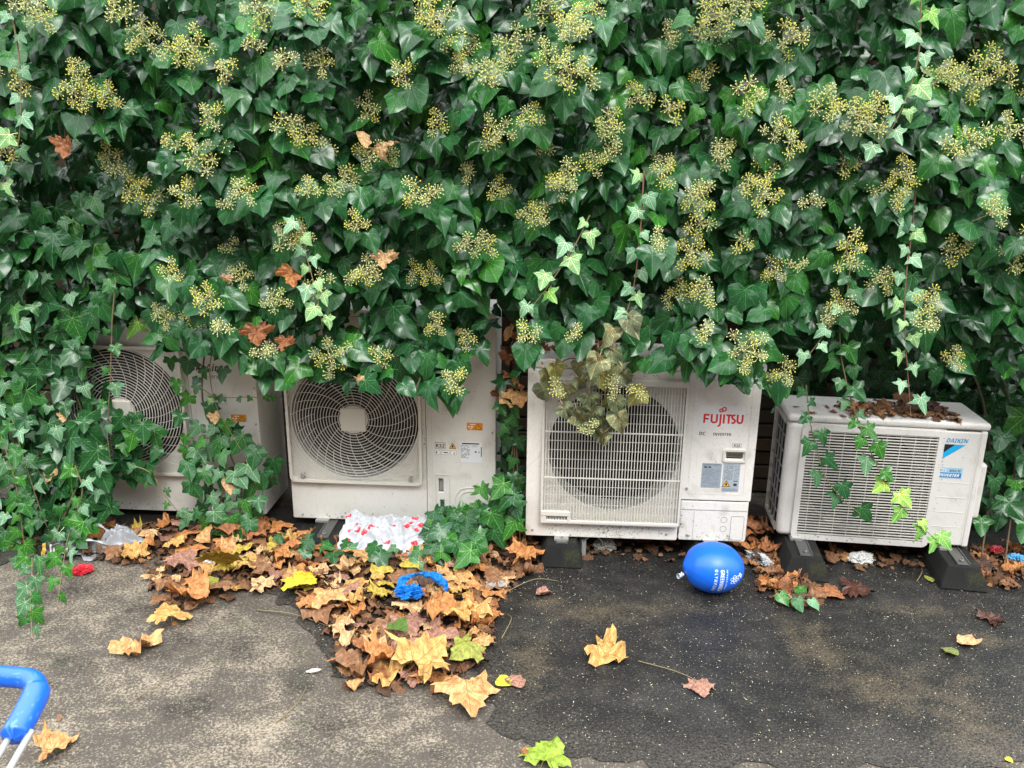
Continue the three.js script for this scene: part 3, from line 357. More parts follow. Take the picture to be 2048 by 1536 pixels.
{ // the squat wide unit with the bar grille
  const W = 0.94, H = 0.788, D = 0.32, u = thing('air_conditioner', 'off-white unit with red lettering and square-mesh bar grille', 'air conditioner', [0, 0.1, 0], 0, 'outdoor air-conditioning units along the wall');
  const cx = 0.361, cy = 0.405, cr = 0.272;
  part('casing', [rb(0, 0.02, 0.004, H - 0.04, -D, -0.021, 0.004), rb(W - 0.02, W, 0.004, H - 0.04, -D, -0.021, 0.004), bx(0.02, W - 0.02, 0.004, H - 0.04, -D, -D + 0.006), bx(0.02, W - 0.02, 0.004, 0.018, -D + 0.006, -0.022)].map((g) => metric(g)), M.casingPink, u);
  part('top_cover', metric(rb(-0.003, W + 0.012, H - 0.0385, H, -D - 0.003, 0.004, 0.009, 3)), M.casingPink, u);
  part('coil', bx(0.03, 0.64, 0.03, H - 0.05, -D + 0.01, -D + 0.05), M.coil, u);
  part('divider', bx(0.648, 0.654, 0.03, H - 0.05, -D + 0.02, -0.03), M.black, u);
  const fp = rectShape(0, 0.646, 0.002, H - 0.0405, 0.008); hole(fp, new THREE.Path().absarc(cx, cy, cr, 0, Math.PI * 2, true));
  part('front_panel', metric(panel(fp, -0.022, 0)), M.casingPink, u);
  part('fan_duct', duct(cx, cy, cr, -0.11, -0.001), M.ductMat, u);
  fan(u, cx, cy, -0.12, cr);
  const sp = rectShape(0.6485, W, 0.193, H - 0.0405, 0.006); hole(sp, rectShape(0.822, 0.892, 0.382, 0.41, 0.004));
  const s = part('service_panel', metric(panel(sp, -0.022, 0.001)), M.casingPink, u);
  part('handle_recess', [bx(0.818, 0.896, 0.378, 0.414, -0.045, -0.041), bx(0.818, 0.896, 0.374, 0.378, -0.045, -0.006), bx(0.818, 0.896, 0.414, 0.418, -0.045, -0.006), bx(0.814, 0.818, 0.374, 0.418, -0.045, -0.006), bx(0.896, 0.9, 0.374, 0.418, -0.045, -0.006), bx(0.818, 0.896, 0.372, 0.382, -0.03, -0.004).rotateX(0)], M.plastic, s);
  part('handle_rim', [frameRect(0.812, 0.902, 0.372, 0.42, 0.008, 0.008, 0.004, 0.008)], M.plastic, s);
  parts('fold', [bar([[0.672, 0.25], [0.672, 0.232], [0.682, 0.222], [0.895, 0.222], [0.905, 0.234], [0.905, 0.36]], 0.0016, 0.002, 0.001), bx(0.9055, 0.907, 0.42, 0.7, 0.0006, 0.0022), bx(0.676, 0.6775, 0.26, 0.7, 0.0006, 0.0018)], M.plastic, s);
  const cov = part('pipe_cover', metric(panel(rectShape(0.653, 0.934, 0.004, 0.186, 0.008), -0.03, -0.004)), M.casingPink, u);
  part('lip', metric(rb(0.653, 0.934, 0.146, 0.1865, -0.02, -0.001, 0.003)), M.casingPink, cov);
  parts('knockout', [bar(circle(0.838, 0.104, 0.013, 20), 0.0014, 0.0016, -0.0036, true), bar(circle(0.838, 0.062, 0.013, 20), 0.0014, 0.0016, -0.0036, true), frameRect(0.868, 0.922, 0.012, 0.122, 0.008, 0.0014, -0.0036, 0.0016), bx(0.711, 0.7122, 0.01, 0.14, -0.0042, -0.003), bx(0.865, 0.867, 0.005, 0.03, -0.0042, -0.002)], M.greyPlastic, cov);
  for (const [x, y, z] of [[0.03, 0.03, 0.001], [0.335, 0.03, 0.001], [0.6, 0.03, 0.001], [0.69, 0.027, -0.002], [0.056, 0.772, 0.006], [0.672, 0.245, 0.003]]) part('screw', cyl(0.0052, 0.005, x, y, z, 10), M.zinc, u);
  const g = new THREE.Group(); g.name = 'fan_grille'; u.add(g);
  const x0 = 0.068, x1 = 0.642, y0 = 0.082, y1 = 0.712;
  part('grille_frame', [frameRect(x0, x1, y0, y1, 0.008, 0.009, 0.014, 0.03), rb(x0 - 0.002, x1 + 0.002, y1 - 0.022, y1 + 0.004, 0.002, 0.034, 0.004), rb(x0, x1, y0 - 0.004, y0 + 0.01, 0.004, 0.03, 0.003)], M.plastic, g);
  for (let k = 0; k < 46; k++) { const x = x0 + 0.012 + k * (x1 - x0 - 0.024) / 45; part('bar', bx(x - 0.0016, x + 0.0016, y0 + 0.01, y1 - 0.02, 0.0205, 0.0275), M.plastic, g); }
  for (let k = 0; k < 14; k++) { const y = y0 + 0.042 + k * 0.0405, thick = k === 4 || k === 9; part('cross_bar', bx(x0 + 0.002, x1 - 0.002, y - (thick ? 0.0023 : 0.0011), y + (thick ? 0.0023 : 0.0011), thick ? 0.024 : 0.0192, thick ? 0.029 : 0.021), M.plastic, g); }
  part('corner_latch', [rb(x0 - 0.004, x0 + 0.116, y0 + 0.03, y0 + 0.052, 0.012, 0.034, 0.003), rb(x0 - 0.004, x0 + 0.02, y0 - 0.004, y0 + 0.05, 0.01, 0.032, 0.003), rb(x0 + 0.108, x0 + 0.12, y0 - 0.004, y0 + 0.05, 0.01, 0.032, 0.003)], M.plastic, g);
  sticker(u, 'logo_sticker', 0.7, 0.88, 0.52, 0.612, 0.0016, (c, w, h) => {
    c.fillStyle = '#e6e5e3'; c.fillRect(0, 0, w, h); c.fillStyle = '#d5202a'; c.font = `${h * 0.56}px sans-serif`; c.textBaseline = 'alphabetic';
    const y = h * 0.83; c.lineWidth = h * 0.085; c.strokeStyle = '#d5202a'; c.lineJoin = 'round';
    const L = (...p) => { c.beginPath(); c.moveTo(p[0] * w, p[1] * h); for (let k = 2; k < p.length; k += 2) c.lineTo(p[k] * w, p[k + 1] * h); c.stroke(); };
    L(0.115, 0.83, 0.115, 0.45, 0.225, 0.45); L(0.115, 0.63, 0.21, 0.63);                                                  // F
    c.beginPath(); c.moveTo(0.275 * w, 0.41 * h); c.lineTo(0.275 * w, 0.68 * h); c.quadraticCurveTo(0.275 * w, 0.8 * h, 0.335 * w, 0.8 * h); c.quadraticCurveTo(0.395 * w, 0.8 * h, 0.395 * w, 0.68 * h); c.lineTo(0.395 * w, 0.41 * h); c.stroke();   // U
    c.beginPath(); c.moveTo(0.475 * w, 0.41 * h); c.lineTo(0.475 * w, 0.84 * h); c.quadraticCurveTo(0.472 * w, 0.96 * h, 0.42 * w, 0.97 * h); c.stroke();   // J
    L(0.55, 0.41, 0.55, 0.84); L(0.6, 0.45, 0.72, 0.45); L(0.66, 0.45, 0.66, 0.84);                                         // I T
    c.beginPath(); c.moveTo(0.8 * w, 0.46 * h); c.quadraticCurveTo(0.74 * w, 0.41 * h, 0.733 * w, 0.52 * h); c.quadraticCurveTo(0.735 * w, 0.6 * h, 0.77 * w, 0.63 * h); c.quadraticCurveTo(0.81 * w, 0.68 * h, 0.8 * w, 0.74 * h); c.quadraticCurveTo(0.79 * w, 0.83 * h, 0.725 * w, 0.79 * h); c.stroke(); // S
    c.beginPath(); c.moveTo(0.855 * w, 0.41 * h); c.lineTo(0.855 * w, 0.68 * h); c.quadraticCurveTo(0.855 * w, 0.8 * h, 0.91 * w, 0.8 * h); c.quadraticCurveTo(0.965 * w, 0.8 * h, 0.965 * w, 0.68 * h); c.lineTo(0.965 * w, 0.41 * h); c.stroke(); // U
    c.lineWidth = h * 0.06; c.beginPath(); c.ellipse(0.475 * w, 0.235 * h, 0.032 * w, 0.065 * h, 0, 0, 7); c.stroke(); c.beginPath(); c.ellipse(0.545 * w, 0.175 * h, 0.04 * w, 0.085 * h, 0, 0, 7); c.stroke();
  }, 'white logo sticker with red letters', 3000);
  sticker(u, 'inverter_print', 0.702, 0.874, 0.478, 0.5, 0.0014, (c, w, h) => { c.fillStyle = '#44484c'; c.font = `bold ${h * 0.92}px sans-serif`; c.fillText('DC', w * 0.01, h * 0.82, w * 0.28); c.font = `bold ${h * 0.72}px sans-serif`; c.fillText('INVERTER', w * 0.34, h * 0.8, w * 0.65); }, null, 3000, true);
  sticker(u, 'refrigerant_label', 0.842, 0.88, 0.432, 0.451, 0.0014, (c, w, h) => { c.fillStyle = '#d9d5cf'; c.fillRect(0, 0, w, h); c.strokeStyle = '#333'; c.lineWidth = 3; c.strokeRect(2, 2, w - 4, h - 4); c.fillStyle = '#222'; c.font = `bold ${h * 0.8}px sans-serif`; c.textAlign = 'center'; c.textBaseline = 'middle'; c.fillText('R32', w / 2, h * 0.54, w * 0.84); }, null, 4000);
  sticker(u, 'notice_plate', 0.728, 0.808, 0.252, 0.36, 0.0016, (c, w, h) => { c.fillStyle = '#96a1a9'; c.fillRect(0, 0, w, h); c.fillStyle = '#4a5057'; c.fillRect(w * 0.1, h * 0.12, w * 0.16, h * 0.08); c.fillRect(w * 0.32, h * 0.12, w * 0.14, h * 0.08); smallPrint(c, w * 0.05, h * 0.02, w * 0.9, h * 0.08, 2, '#4a5057', 8); smallPrint(c, w * 0.05, h * 0.24, w * 0.85, h * 0.72, 20, '#727b83', 9); }, 'grey notice plate of fine print');
  sticker(u, 'rating_plate', 0.815, 0.884, 0.236, 0.36, 0.0016, (c, w, h) => { c.fillStyle = '#a7b1b8'; c.fillRect(0, 0, w, h); smallPrint(c, w * 0.08, h * 0.02, w * 0.5, h * 0.56, 14, '#565e66', 12); smallPrint(c, w * 0.66, h * 0.06, w * 0.28, h * 0.5, 10, '#6a727a', 14); warnTri(c, w * 0.25, h * 0.72, w * 0.24, true); c.fillStyle = '#333'; c.fillRect(w * 0.66, h * 0.6, w * 0.26, h * 0.03); c.fillRect(w * 0.68, h * 0.7, w * 0.2, h * 0.09); smallPrint(c, w * 0.05, h * 0.88, w * 0.9, h * 0.1, 3, '#4a5057', 15); }, 'grey rating plate with yellow flame sign');
  for (const x of [0.155, 0.79]) part('foot_rail', bx(x - 0.03, x + 0.03, -0.006, 0.004, -D - 0.02, 0.03), M.zinc, u);
}
{ // the low unit with horizontal slats
  const W = 0.783, H = 0.557, D = 0.29, u = thing('air_conditioner', 'low grey-white unit with horizontal slats and blue triangle logo', 'air conditioner', [1.086, 0.1, -0.079], -0.075, 'outdoor air-conditioning units along the wall');
  const darkPanel = std({ color: C(0.1, 0.1, 0.1), roughness: 0.6 }), m = M.casingGrey, cx = 0.335, cy = 0.262, cr = 0.233;
  part('top_cover', metric(rb(-0.006, W + 0.004, H - 0.032, H, -D - 0.006, 0.006, 0.014, 4)), m, u);
  part('casing', [rb(0, 0.07, 0.003, H - 0.034, -0.06, 0, 0.024, 4), rb(W - 0.03, W, 0.003, H - 0.034, -D, 0.0, 0.012, 3), bx(0.03, W - 0.03, 0.003, H - 0.034, -D, -D + 0.005), bx(0.06, W - 0.03, 0.003, 0.012, -D + 0.006, -0.02), bx(0.06, 0.62, H - 0.052, H - 0.0345, -0.04, -0.004), bx(0.06, 0.62, 0.003, 0.02, -0.018, -0.003)].map((g) => metric(g)), m, u);
  part('coil', [bx(0.018, 0.03, 0.02, H - 0.045, -D + 0.02, -0.064), bx(0.03, 0.6, 0.02, H - 0.045, -D + 0.012, -D + 0.04)], M.coil, u);
  const sg = new THREE.Group(); sg.name = 'side_guard'; u.add(sg);
  part('guard_frame', [bx(-0.001, 0.012, 0.003, 0.022, -D, -0.058), bx(-0.001, 0.012, H - 0.06, H - 0.036, -D, -0.058), bx(-0.001, 0.012, 0.022, H - 0.06, -D, -D + 0.014)], M.plastic, sg);
  for (let k = 1; k < 7; k++) part('guard_bar', bx(0, 0.006, 0.02 + k * 0.07 - 0.002, 0.02 + k * 0.07 + 0.002, -D + 0.014, -0.058), M.greyPlastic, sg);
  for (const z of [-0.11, -0.165, -0.22]) part('guard_upright', bx(0.001, 0.0075, 0.022, H - 0.06, z - 0.002, z + 0.002), M.greyPlastic, sg);
  const fp = rectShape(0.06, 0.612, 0.018, H - 0.054); hole(fp, new THREE.Path().absarc(cx, cy, cr, 0, Math.PI * 2, true));
  part('fan_panel', metric(panel(fp, -0.04, -0.026, 0.002)), darkPanel, u);
  part('fan_duct', duct(cx, cy, cr, -0.1, -0.027), M.ductMat, u); fan(u, cx, cy, -0.11, cr);
  const g = new THREE.Group(); g.name = 'fan_grille'; u.add(g);
  const x0 = 0.082, x1 = 0.596, y0 = 0.018, y1 = 0.492;
  part('grille_frame', [bar(roundRect(x0 - 0.014, x1 + 0.008, y0 - 0.008, y1 + 0.014, 0.014), 0.024, 0.022, 0.001, true), bx(x0 - 0.004, x1, y1 - 0.004, y1 + 0.006, -0.02, 0.008)], m, g);
  for (let k = 0; k < 37; k++) { const y = y0 + 0.012 + k * (y1 - y0 - 0.024) / 36; part('slat', bx(x0 - 0.006, x1 + 0.001, y - 0.0018, y + 0.0018, 0.0066, 0.0112), M.plastic, g); }
  for (let k = 0; k < 9; k++) { const x = x0 + 0.035 + k * 0.056; part('upright', bx(x - 0.0014, x + 0.0014, y0, y1, -0.008, -0.0021), M.plastic, g); }
  const r = part('service_panel', [metric(rb(0.612, W - 0.028, 0.012, H - 0.04, -0.03, 0.002, 0.006, 3))], m, u);
  parts('groove', [0.294, 0.228, 0.163, 0.096].map((y) => bx(0.622, 0.738, y - 0.0012, y + 0.0012, 0.0012, 0.0032)).concat([bx(0.748, 0.7495, 0.02, H - 0.05, 0, 0.0035)]), M.plastic, r);
  part('valve_cover', metric(rb(W, W + 0.05, 0.11, 0.36, -0.25, -0.06, 0.016, 3)), m, u);
  sticker(u, 'brand_print', 0.612, 0.708, 0.39, 0.493, 0.0028, (c, w, h) => daikin(c, w, h), 'blue and black triangle logo', 3000, true);
  sticker(u, 'inverter_sticker', 0.608, 0.706, 0.315, 0.362, 0.0028, (c, w, h) => { c.fillStyle = '#9cc3da'; c.fillRect(0, 0, w, h); c.fillStyle = '#1275b4'; c.fillRect(w * 0.03, h * 0.5, w * 0.94, h * 0.44); c.fillStyle = '#e9eef0'; c.fillRect(w * 0.08, h * 0.14, w * 0.26, h * 0.3); c.fillStyle = '#111'; c.font = `bold ${h * 0.28}px sans-serif`; c.textBaseline = 'middle'; c.fillText('R32', w * 0.1, h * 0.3, w * 0.22); c.font = `italic bold ${h * 0.3}px sans-serif`; c.fillText('MULTI', w * 0.47, h * 0.3, w * 0.44); c.fillStyle = '#f2f6f8'; c.font = `italic bold ${h * 0.36}px sans-serif`; c.fillText('INVERTER', w * 0.08, h * 0.73, w * 0.84); }, 'blue inverter sticker', 3000);
  for (const x of [0.08, 0.69]) part('foot_rail', bx(x - 0.025, x + 0.025, -0.006, 0.004, -D - 0.02, 0.02), M.zinc, u);
}
{ // rubber support blocks, each with a steel channel along its top
  const t = dataTex(256, 256, (u, v) => { const n = fbm(u * 9, v * 9), f = noise2(u * 90, v * 90), moss = smooth(0.2, 0.75, fbm(u * 5 + 30, v * 5) + 0.45 * f); const k = 0.006 + 0.003 * n + 0.002 * f; return [mix(k, 0.024, moss), mix(k, 0.026, moss), mix(k * 0.95, 0.01, moss)]; });
  const rubber = std({ map: t, roughness: 0.92 });
  const dirtySteel = std({ color: C(0.12, 0.12, 0.11), roughness: 0.6, metalness: 0.4 });
  const block = (label, x, z, h, len, turn = 0) => {
    const b = thing('support_block', label, 'support block', [x, 0, z], turn, 'rubber blocks under the units');
    const s = new THREE.Shape([[-0.092, 0], [0.092, 0], [0.088, h * 0.35], [0.062, h], [-0.062, h], [-0.088, h * 0.35]].map((p) => new THREE.Vector2(...p)));
    const g = new THREE.ExtrudeGeometry(s, { depth: len, bevelEnabled: true, bevelSize: 0.006, bevelThickness: 0.02, bevelOffset: -0.006, bevelSegments: 2 }).translate(0, 0, -len - 0.02);
    const p = g.attributes.position; for (let i = 0; i < p.count; i++) { const zz = p.getZ(i), yy = p.getY(i); if (zz > -0.1) p.setZ(i, zz - yy * 0.45); }
    g.computeVertexNormals(); part('rubber_body', metric(g), rubber, b);
    part('channel', [bx(-0.026, -0.022, h - 0.002, h + 0.008, -len, -0.05), bx(0.022, 0.026, h - 0.002, h + 0.008, -len, -0.05), bx(-0.022, 0.022, h + 0.0005, h + 0.0025, -len, -0.05)], dirtySteel, b);
    part('bolt', [new THREE.CylinderGeometry(0.009, 0.009, 0.008, 6).translate(0, h + 0.008, -0.075), new THREE.CylinderGeometry(0.004, 0.004, 0.02, 8).translate(0, h + 0.012, -0.075)], M.steel, b);
  };
  block('black rubber block with steel channel, beside the red-spotted bag', -0.9, 0.01, 0.034, 0.55);
  block('black rubber block under the tall unit, mostly behind ground ivy', -0.3, -0.02, 0.034, 0.5);
  block('black rubber block left under the red-lettered unit', 0.157, 0.095, 0.092, 0.45);
  block('black rubber block just behind the blue balloon', 0.79, 0.06, 0.092, 0.45);
  block('mossy black rubber block left under the low slatted unit', 1.165, 0.13, 0.092, 0.45, -0.1);
  block('dark rubber block right under the low slatted unit', 1.785, 0.16, 0.092, 0.45, -0.12);
  block('black rubber block under the leftmost ivy-covered unit', -1.4, -0.06, 0.028, 0.5);
}

// ---------------------------------------------------------------- ivy: leaf templates
// Half outlines from the petiole (0, 0) to the tip (0, -1).
const ADULT = [[0, 0.01], [0.1, 0.1], [0.25, 0.12], [0.39, 0.03], [0.47, -0.13], [0.44, -0.32], [0.33, -0.53], [0.19, -0.75], [0.07, -0.92], [0, -1.03]];
const ADULT2 = [[0, 0.01], [0.12, 0.07], [0.3, 0.08], [0.48, -0.02], [0.56, -0.16], [0.43, -0.34], [0.31, -0.52], [0.2, -0.74], [0.08, -0.92], [0, -1.04]];
const ADULT3 = [[0, 0.01], [0.09, 0.12], [0.26, 0.17], [0.42, 0.1], [0.5, -0.06], [0.48, -0.28], [0.38, -0.5], [0.24, -0.7], [0.1, -0.86], [0, -0.95]];
const LOBED = [[0, 0], [0.08, 0.13], [0.2, 0.21], [0.34, 0.19], [0.38, 0.08], [0.46, 0.0], [0.66, -0.12], [0.52, -0.26], [0.34, -0.36], [0.32, -0.5], [0.22, -0.72], [0.09, -0.9], [0, -1.02]];
const LOBED2 = [[0, 0], [0.1, 0.1], [0.26, 0.2], [0.42, 0.24], [0.4, 0.08], [0.5, -0.02], [0.6, -0.22], [0.44, -0.3], [0.28, -0.34], [0.27, -0.52], [0.18, -0.74], [0.07, -0.9], [0, -1.0]];
const STAR = [[0, 0], [0.08, 0.1], [0.24, 0.24], [0.38, 0.3], [0.33, 0.1], [0.46, -0.02], [0.72, -0.1], [0.5, -0.26], [0.24, -0.32], [0.24, -0.48], [0.17, -0.74], [0.06, -0.92], [0, -1.05]];
const PLANE = [[0, 0], [0.1, -0.02], [0.22, 0.14], [0.36, 0.15], [0.46, 0.24], [0.49, 0.08], [0.46, -0.04], [0.58, -0.04], [0.68, -0.1], [0.86, -0.1], [0.74, -0.24], [0.72, -0.34], [0.54, -0.38], [0.4, -0.46], [0.44, -0.56], [0.36, -0.64], [0.36, -0.76], [0.22, -0.8], [0.14, -0.92], [0, -1.08]];
const LINDEN = [[0, 0], [0.12, 0.0], [0.27, -0.03], [0.4, -0.12], [0.46, -0.26], [0.44, -0.42], [0.33, -0.62], [0.18, -0.8], [0.07, -0.92], [0, -1.02]];
function leafGeometry(half, o, seed) {
  const h = mulberry(seed), j = (a) => (h() - 0.5) * 2 * a, pts = [];
  const side = (s) => { const out = []; for (let i = 1; i < half.length - 1; i++) { const sc = 1 + j(o.jit ?? 0.06); out.push([s * half[i][0] * sc * (o.wide ?? 1), half[i][1] + j(0.025)]); if (o.mid && i < half.length - 2) { const n = half[i + 1]; out.push([s * (half[i][0] + n[0]) / 2 * (o.wide ?? 1) * (1 + j(0.05)), (half[i][1] + n[1]) / 2 + j(0.02)]); } } return out; };
  pts.push([0, half[0][1]], ...side(1), [j(0.03), half[half.length - 1][1]], ...side(-1).reverse());
  const n = pts.length, cx = 0, cy = o.cy ?? -0.3, rings = o.rings ?? [0.55, 1], pos = [cx, cy], idx = [];
  const all = [[cx, cy]]; for (const r of rings) for (const p of pts) all.push([cx + (p[0] - cx) * r, cy + (p[1] - cy) * r]);
  for (let i = 0; i < n; i++) { const k = (i + 1) % n; idx.push(0, 1 + k, 1 + i); for (let r = 1; r < rings.length; r++) { const a = 1 + (r - 1) * n, b = a + n; idx.push(a + i, a + k, b + i, a + k, b + k, b + i); } }
  const ph = h() * 6.28, ph2 = h() * 6.28, P = [], UV = [];
  for (const [x, y] of all) {
    const rr = Math.hypot(x, y - cy), a = Math.atan2(x, -(y - cy));
    let z = (o.fold ?? 0) * Math.abs(x) - (o.side ?? 0) * x * x - (o.droop ?? 0) * (y < 0 ? y * y : 0) + (o.wave ?? 0) * Math.sin((o.k ?? 5) * a + ph) * rr * rr * 2 + (o.twist ?? 0) * x * (y - cy) + (o.cup ?? 0) * rr * rr;
    if (o.crumple) z += o.crumple * noise3(x * 3.2 + seed, y * 3.2, ph2) * rr + o.crumple * 0.4 * noise3(x * 8, y * 8 + seed, ph);
    P.push(x, y, z); UV.push(((x * 0.62 + 0.5) + (o.cell ?? 0)) / (o.cells ?? 1), (y + 1.1) / 1.45);
  }
  if (o.curl) for (let i = 0; i < P.length; i += 3) { // roll the blade up about an axis
    const ang = o.curlDir ?? 0, c = Math.cos(ang), s = Math.sin(ang), X = P[i] * c + (P[i + 1] - cy) * s, Y = -P[i] * s + (P[i + 1] - cy) * c, t = X * o.curl, rx = Math.abs(o.curl) < 1e-3 ? X : Math.sin(t) / o.curl, rz = (1 - Math.cos(t)) / o.curl;
    P[i] = rx * c - Y * s; P[i + 1] = rx * s + Y * c + cy; P[i + 2] += rz;
  }
  if (o.petiole) { // a thin three-sided stalk
    const b = P.length / 3, w = 0.014, L = o.petiole, z0 = P[2] * 0 + (P[3 * 1 + 2] ?? 0), end = [j(0.06), 0.02 + L * (o.stalkUp ?? 0.55), z0 - L * (o.stalkBack ?? 0.8)];
    for (const [x, y, z] of [[0, 0.0, z0], end]) for (let k = 0; k < 3; k++) { const t = k * 2.094; P.push(x + w * Math.cos(t), y + w * Math.sin(t), z + w * Math.sin(t) * 0.3); UV.push((0.5 + (o.cell ?? 0)) / (o.cells ?? 1), 0.755); }
    for (let k = 0; k < 3; k++) { const a = b + k, c = b + (k + 1) % 3; idx.push(a, c, a + 3, c, c + 3, a + 3); }
  }
  const g = new THREE.BufferGeometry(); g.setAttribute('position', new THREE.Float32BufferAttribute(P, 3)); g.setAttribute('uv', new THREE.Float32BufferAttribute(UV, 2)); g.setIndex(idx); g.computeVertexNormals();
  // outward-facing normals: +z is the upper face
  return g;
}
// one texture, two cells: unlobed blade (left), lobed blade (right). Blade green with paler veins.
function veins(g, x, y, a, len, w, col, subs) { g.strokeStyle = col; g.lineCap = 'round'; g.lineWidth = w; const ex = x + len * Math.sin(a), ey = y + len * Math.cos(a); g.beginPath(); g.moveTo(x, y); g.lineTo(ex, ey); g.stroke(); for (let k = 1; k <= subs; k++) for (const s of [-1, 1]) { const t = k / (subs + 1), l = len * 0.42 * (1 - t * 0.7), aa = a + s * 0.75; g.lineWidth = Math.max(0.6, w * 0.45 * (1 - t * 0.5)); g.beginPath(); g.moveTo(x + len * t * Math.sin(a), y + len * t * Math.cos(a)); g.quadraticCurveTo(x + len * (t + 0.1) * Math.sin(a) + l * 0.5 * Math.sin(aa), y + len * (t + 0.1) * Math.cos(a) + l * 0.5 * Math.cos(aa), x + len * t * Math.sin(a) + l * Math.sin(aa), y + len * t * Math.cos(a) + l * Math.cos(aa)); g.stroke(); } }
const S = 256, leafMap = canvasTex(S * 2, S, (g) => {
  const py = S * (1 - 1.1 / 1.45);
  for (const c of [0, 1]) {
    g.save(); g.beginPath(); g.rect(c * S, 0, S, S); g.clip(); g.fillStyle = c ? '#3b6b45' : '#396a43'; g.fillRect(c * S, 0, S, S);
    const x = c * S + S / 2, V1 = c ? 'rgba(160,200,148,0.85)' : 'rgba(140,190,128,0.7)';
    for (const [a, l, n] of c ? [[0, 0.68, 5], [0.72, 0.46, 4], [-0.72, 0.46, 4], [1.5, 0.42, 3], [-1.5, 0.42, 3], [2.5, 0.24, 1], [-2.5, 0.24, 1]] : [[0, 0.7, 6], [0.5, 0.46, 4], [-0.5, 0.46, 4], [1.05, 0.36, 3], [-1.05, 0.36, 3], [1.9, 0.2, 1], [-1.9, 0.2, 1]]) veins(g, x, py, a, l * S, c ? 2.6 : 2.3, V1, n);
    g.restore();
  }
  const im = g.getImageData(0, 0, S * 2, S), d = im.data;
  for (let j = 0; j < S; j++) for (let i = 0; i < S * 2; i++) { const o = (j * S * 2 + i) * 4, k = 1 + 0.13 * fbm(i * 0.03, j * 0.03) + 0.07 * noise2(i * 0.25, j * 0.25), sp = noise2(i * 0.12 + 90, j * 0.12) > 0.93 ? 1.25 : 1; for (let q = 0; q < 3; q++) d[o + q] = clamp(d[o + q] * k * sp, 0, 255); }
  g.putImageData(im, 0, 0);
});
const adultO = (i) => ({ cell: 0, cells: 2, mid: false, fold: [0.16, 0.3, 0.05, 0.22, 0.1, 0.28][i % 6], side: [0.75, 0.6, 0.7, 1.0, 0.3, 0.5][i % 6], droop: [0.16, 0.28, 0.05, 0.22, 0.34, 0.1][i % 6], wave: [0.1, 0.14, 0.07, 0.18, 0.12, 0.16][i % 6], k: [5, 6, 4, 7, 5, 6][i % 6], twist: [0.1, -0.16, 0.04, 0.2, -0.1, 0.14][i % 6], petiole: 0.4, cy: -0.28, rings: [0.5, 0.84, 1], jit: 0.1 });
const lobedO = (i) => ({ cell: 1, cells: 2, fold: [0.12, 0.22, 0.04, 0.16][i % 4], side: [0.4, 0.3, 0.45, 0.2][i % 4], droop: [0.12, 0.22, 0.04, 0.16][i % 4], wave: [0.06, 0.09, 0.05, 0.12][i % 4], k: 5, twist: [0.06, -0.12, 0.1, -0.04][i % 4], petiole: 0.45, cy: -0.22, rings: [0.55, 1], jit: 0.08 });
const leafTemplates = [];
[ADULT, ADULT2, ADULT3, ADULT, ADULT2, ADULT3].forEach((h, i) => leafTemplates.push(leafGeometry(h, adultO(i), 100 + i)));   // 0..5 unlobed
[LOBED, LOBED2, STAR, LOBED].forEach((h, i) => leafTemplates.push(leafGeometry(h, lobedO(i), 200 + i)));                    // 6..9 lobed
const wiltO = (i) => ({ cell: 0, cells: 2, fold: 0.5, side: 0.2, droop: 0.5, wave: 0.3, k: 4 + i, twist: 0.3 - 0.3 * i, crumple: 0.35, petiole: 0.4, cy: -0.28, rings: [0.5, 1], jit: 0.12 });
[ADULT, ADULT3, ADULT2].forEach((h, i) => leafTemplates.push(leafGeometry(h, wiltO(i), 300 + i)));                          // 10..12 limp
const ADULTS = [0, 1, 2, 3, 4, 5], LOBES = [6, 7, 8, 9], LIMP = [10, 11, 12];
// leaf greens as multiples of the texture
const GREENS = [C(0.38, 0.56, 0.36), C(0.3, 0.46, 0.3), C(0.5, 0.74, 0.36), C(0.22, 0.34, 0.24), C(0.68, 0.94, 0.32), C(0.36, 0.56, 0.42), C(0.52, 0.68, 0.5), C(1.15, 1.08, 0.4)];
const YOUNG = [C(3.6, 2.3, 3.0), C(2.4, 1.7, 2.2), C(4.2, 2.6, 2.4), C(1.25, 1.05, 1.1)], BRIGHT = [C(3.6, 2.5, 1.0), C(2.8, 2.2, 1.0), C(5.2, 3.1, 1.3)], DULL = [C(5.2, 1.7, 2.1), C(3.8, 1.35, 1.9), C(6.4, 1.95, 1.6), C(2.8, 1.05, 1.3)], PALLID = [C(6.5, 4.2, 3.0), C(5, 3.6, 2.4)];
const TINTS = [...GREENS, ...YOUNG, ...BRIGHT, ...DULL, ...PALLID], tintOf = (c) => TINTS.indexOf(c);
const leafLook = { map: leafMap, specularIntensity: 0.75, roughness: 0.25, side: THREE.DoubleSide, bumpMap: leafMap, bumpScale: 0.0012 };
const leafMats = TINTS.map((c, i) => phys({ ...leafLook, color: c, roughness: i >= 15 ? 0.75 : i >= 8 ? 0.5 : 0.25 }));
const foliageMat = phys({ ...leafLook, vertexColors: true });

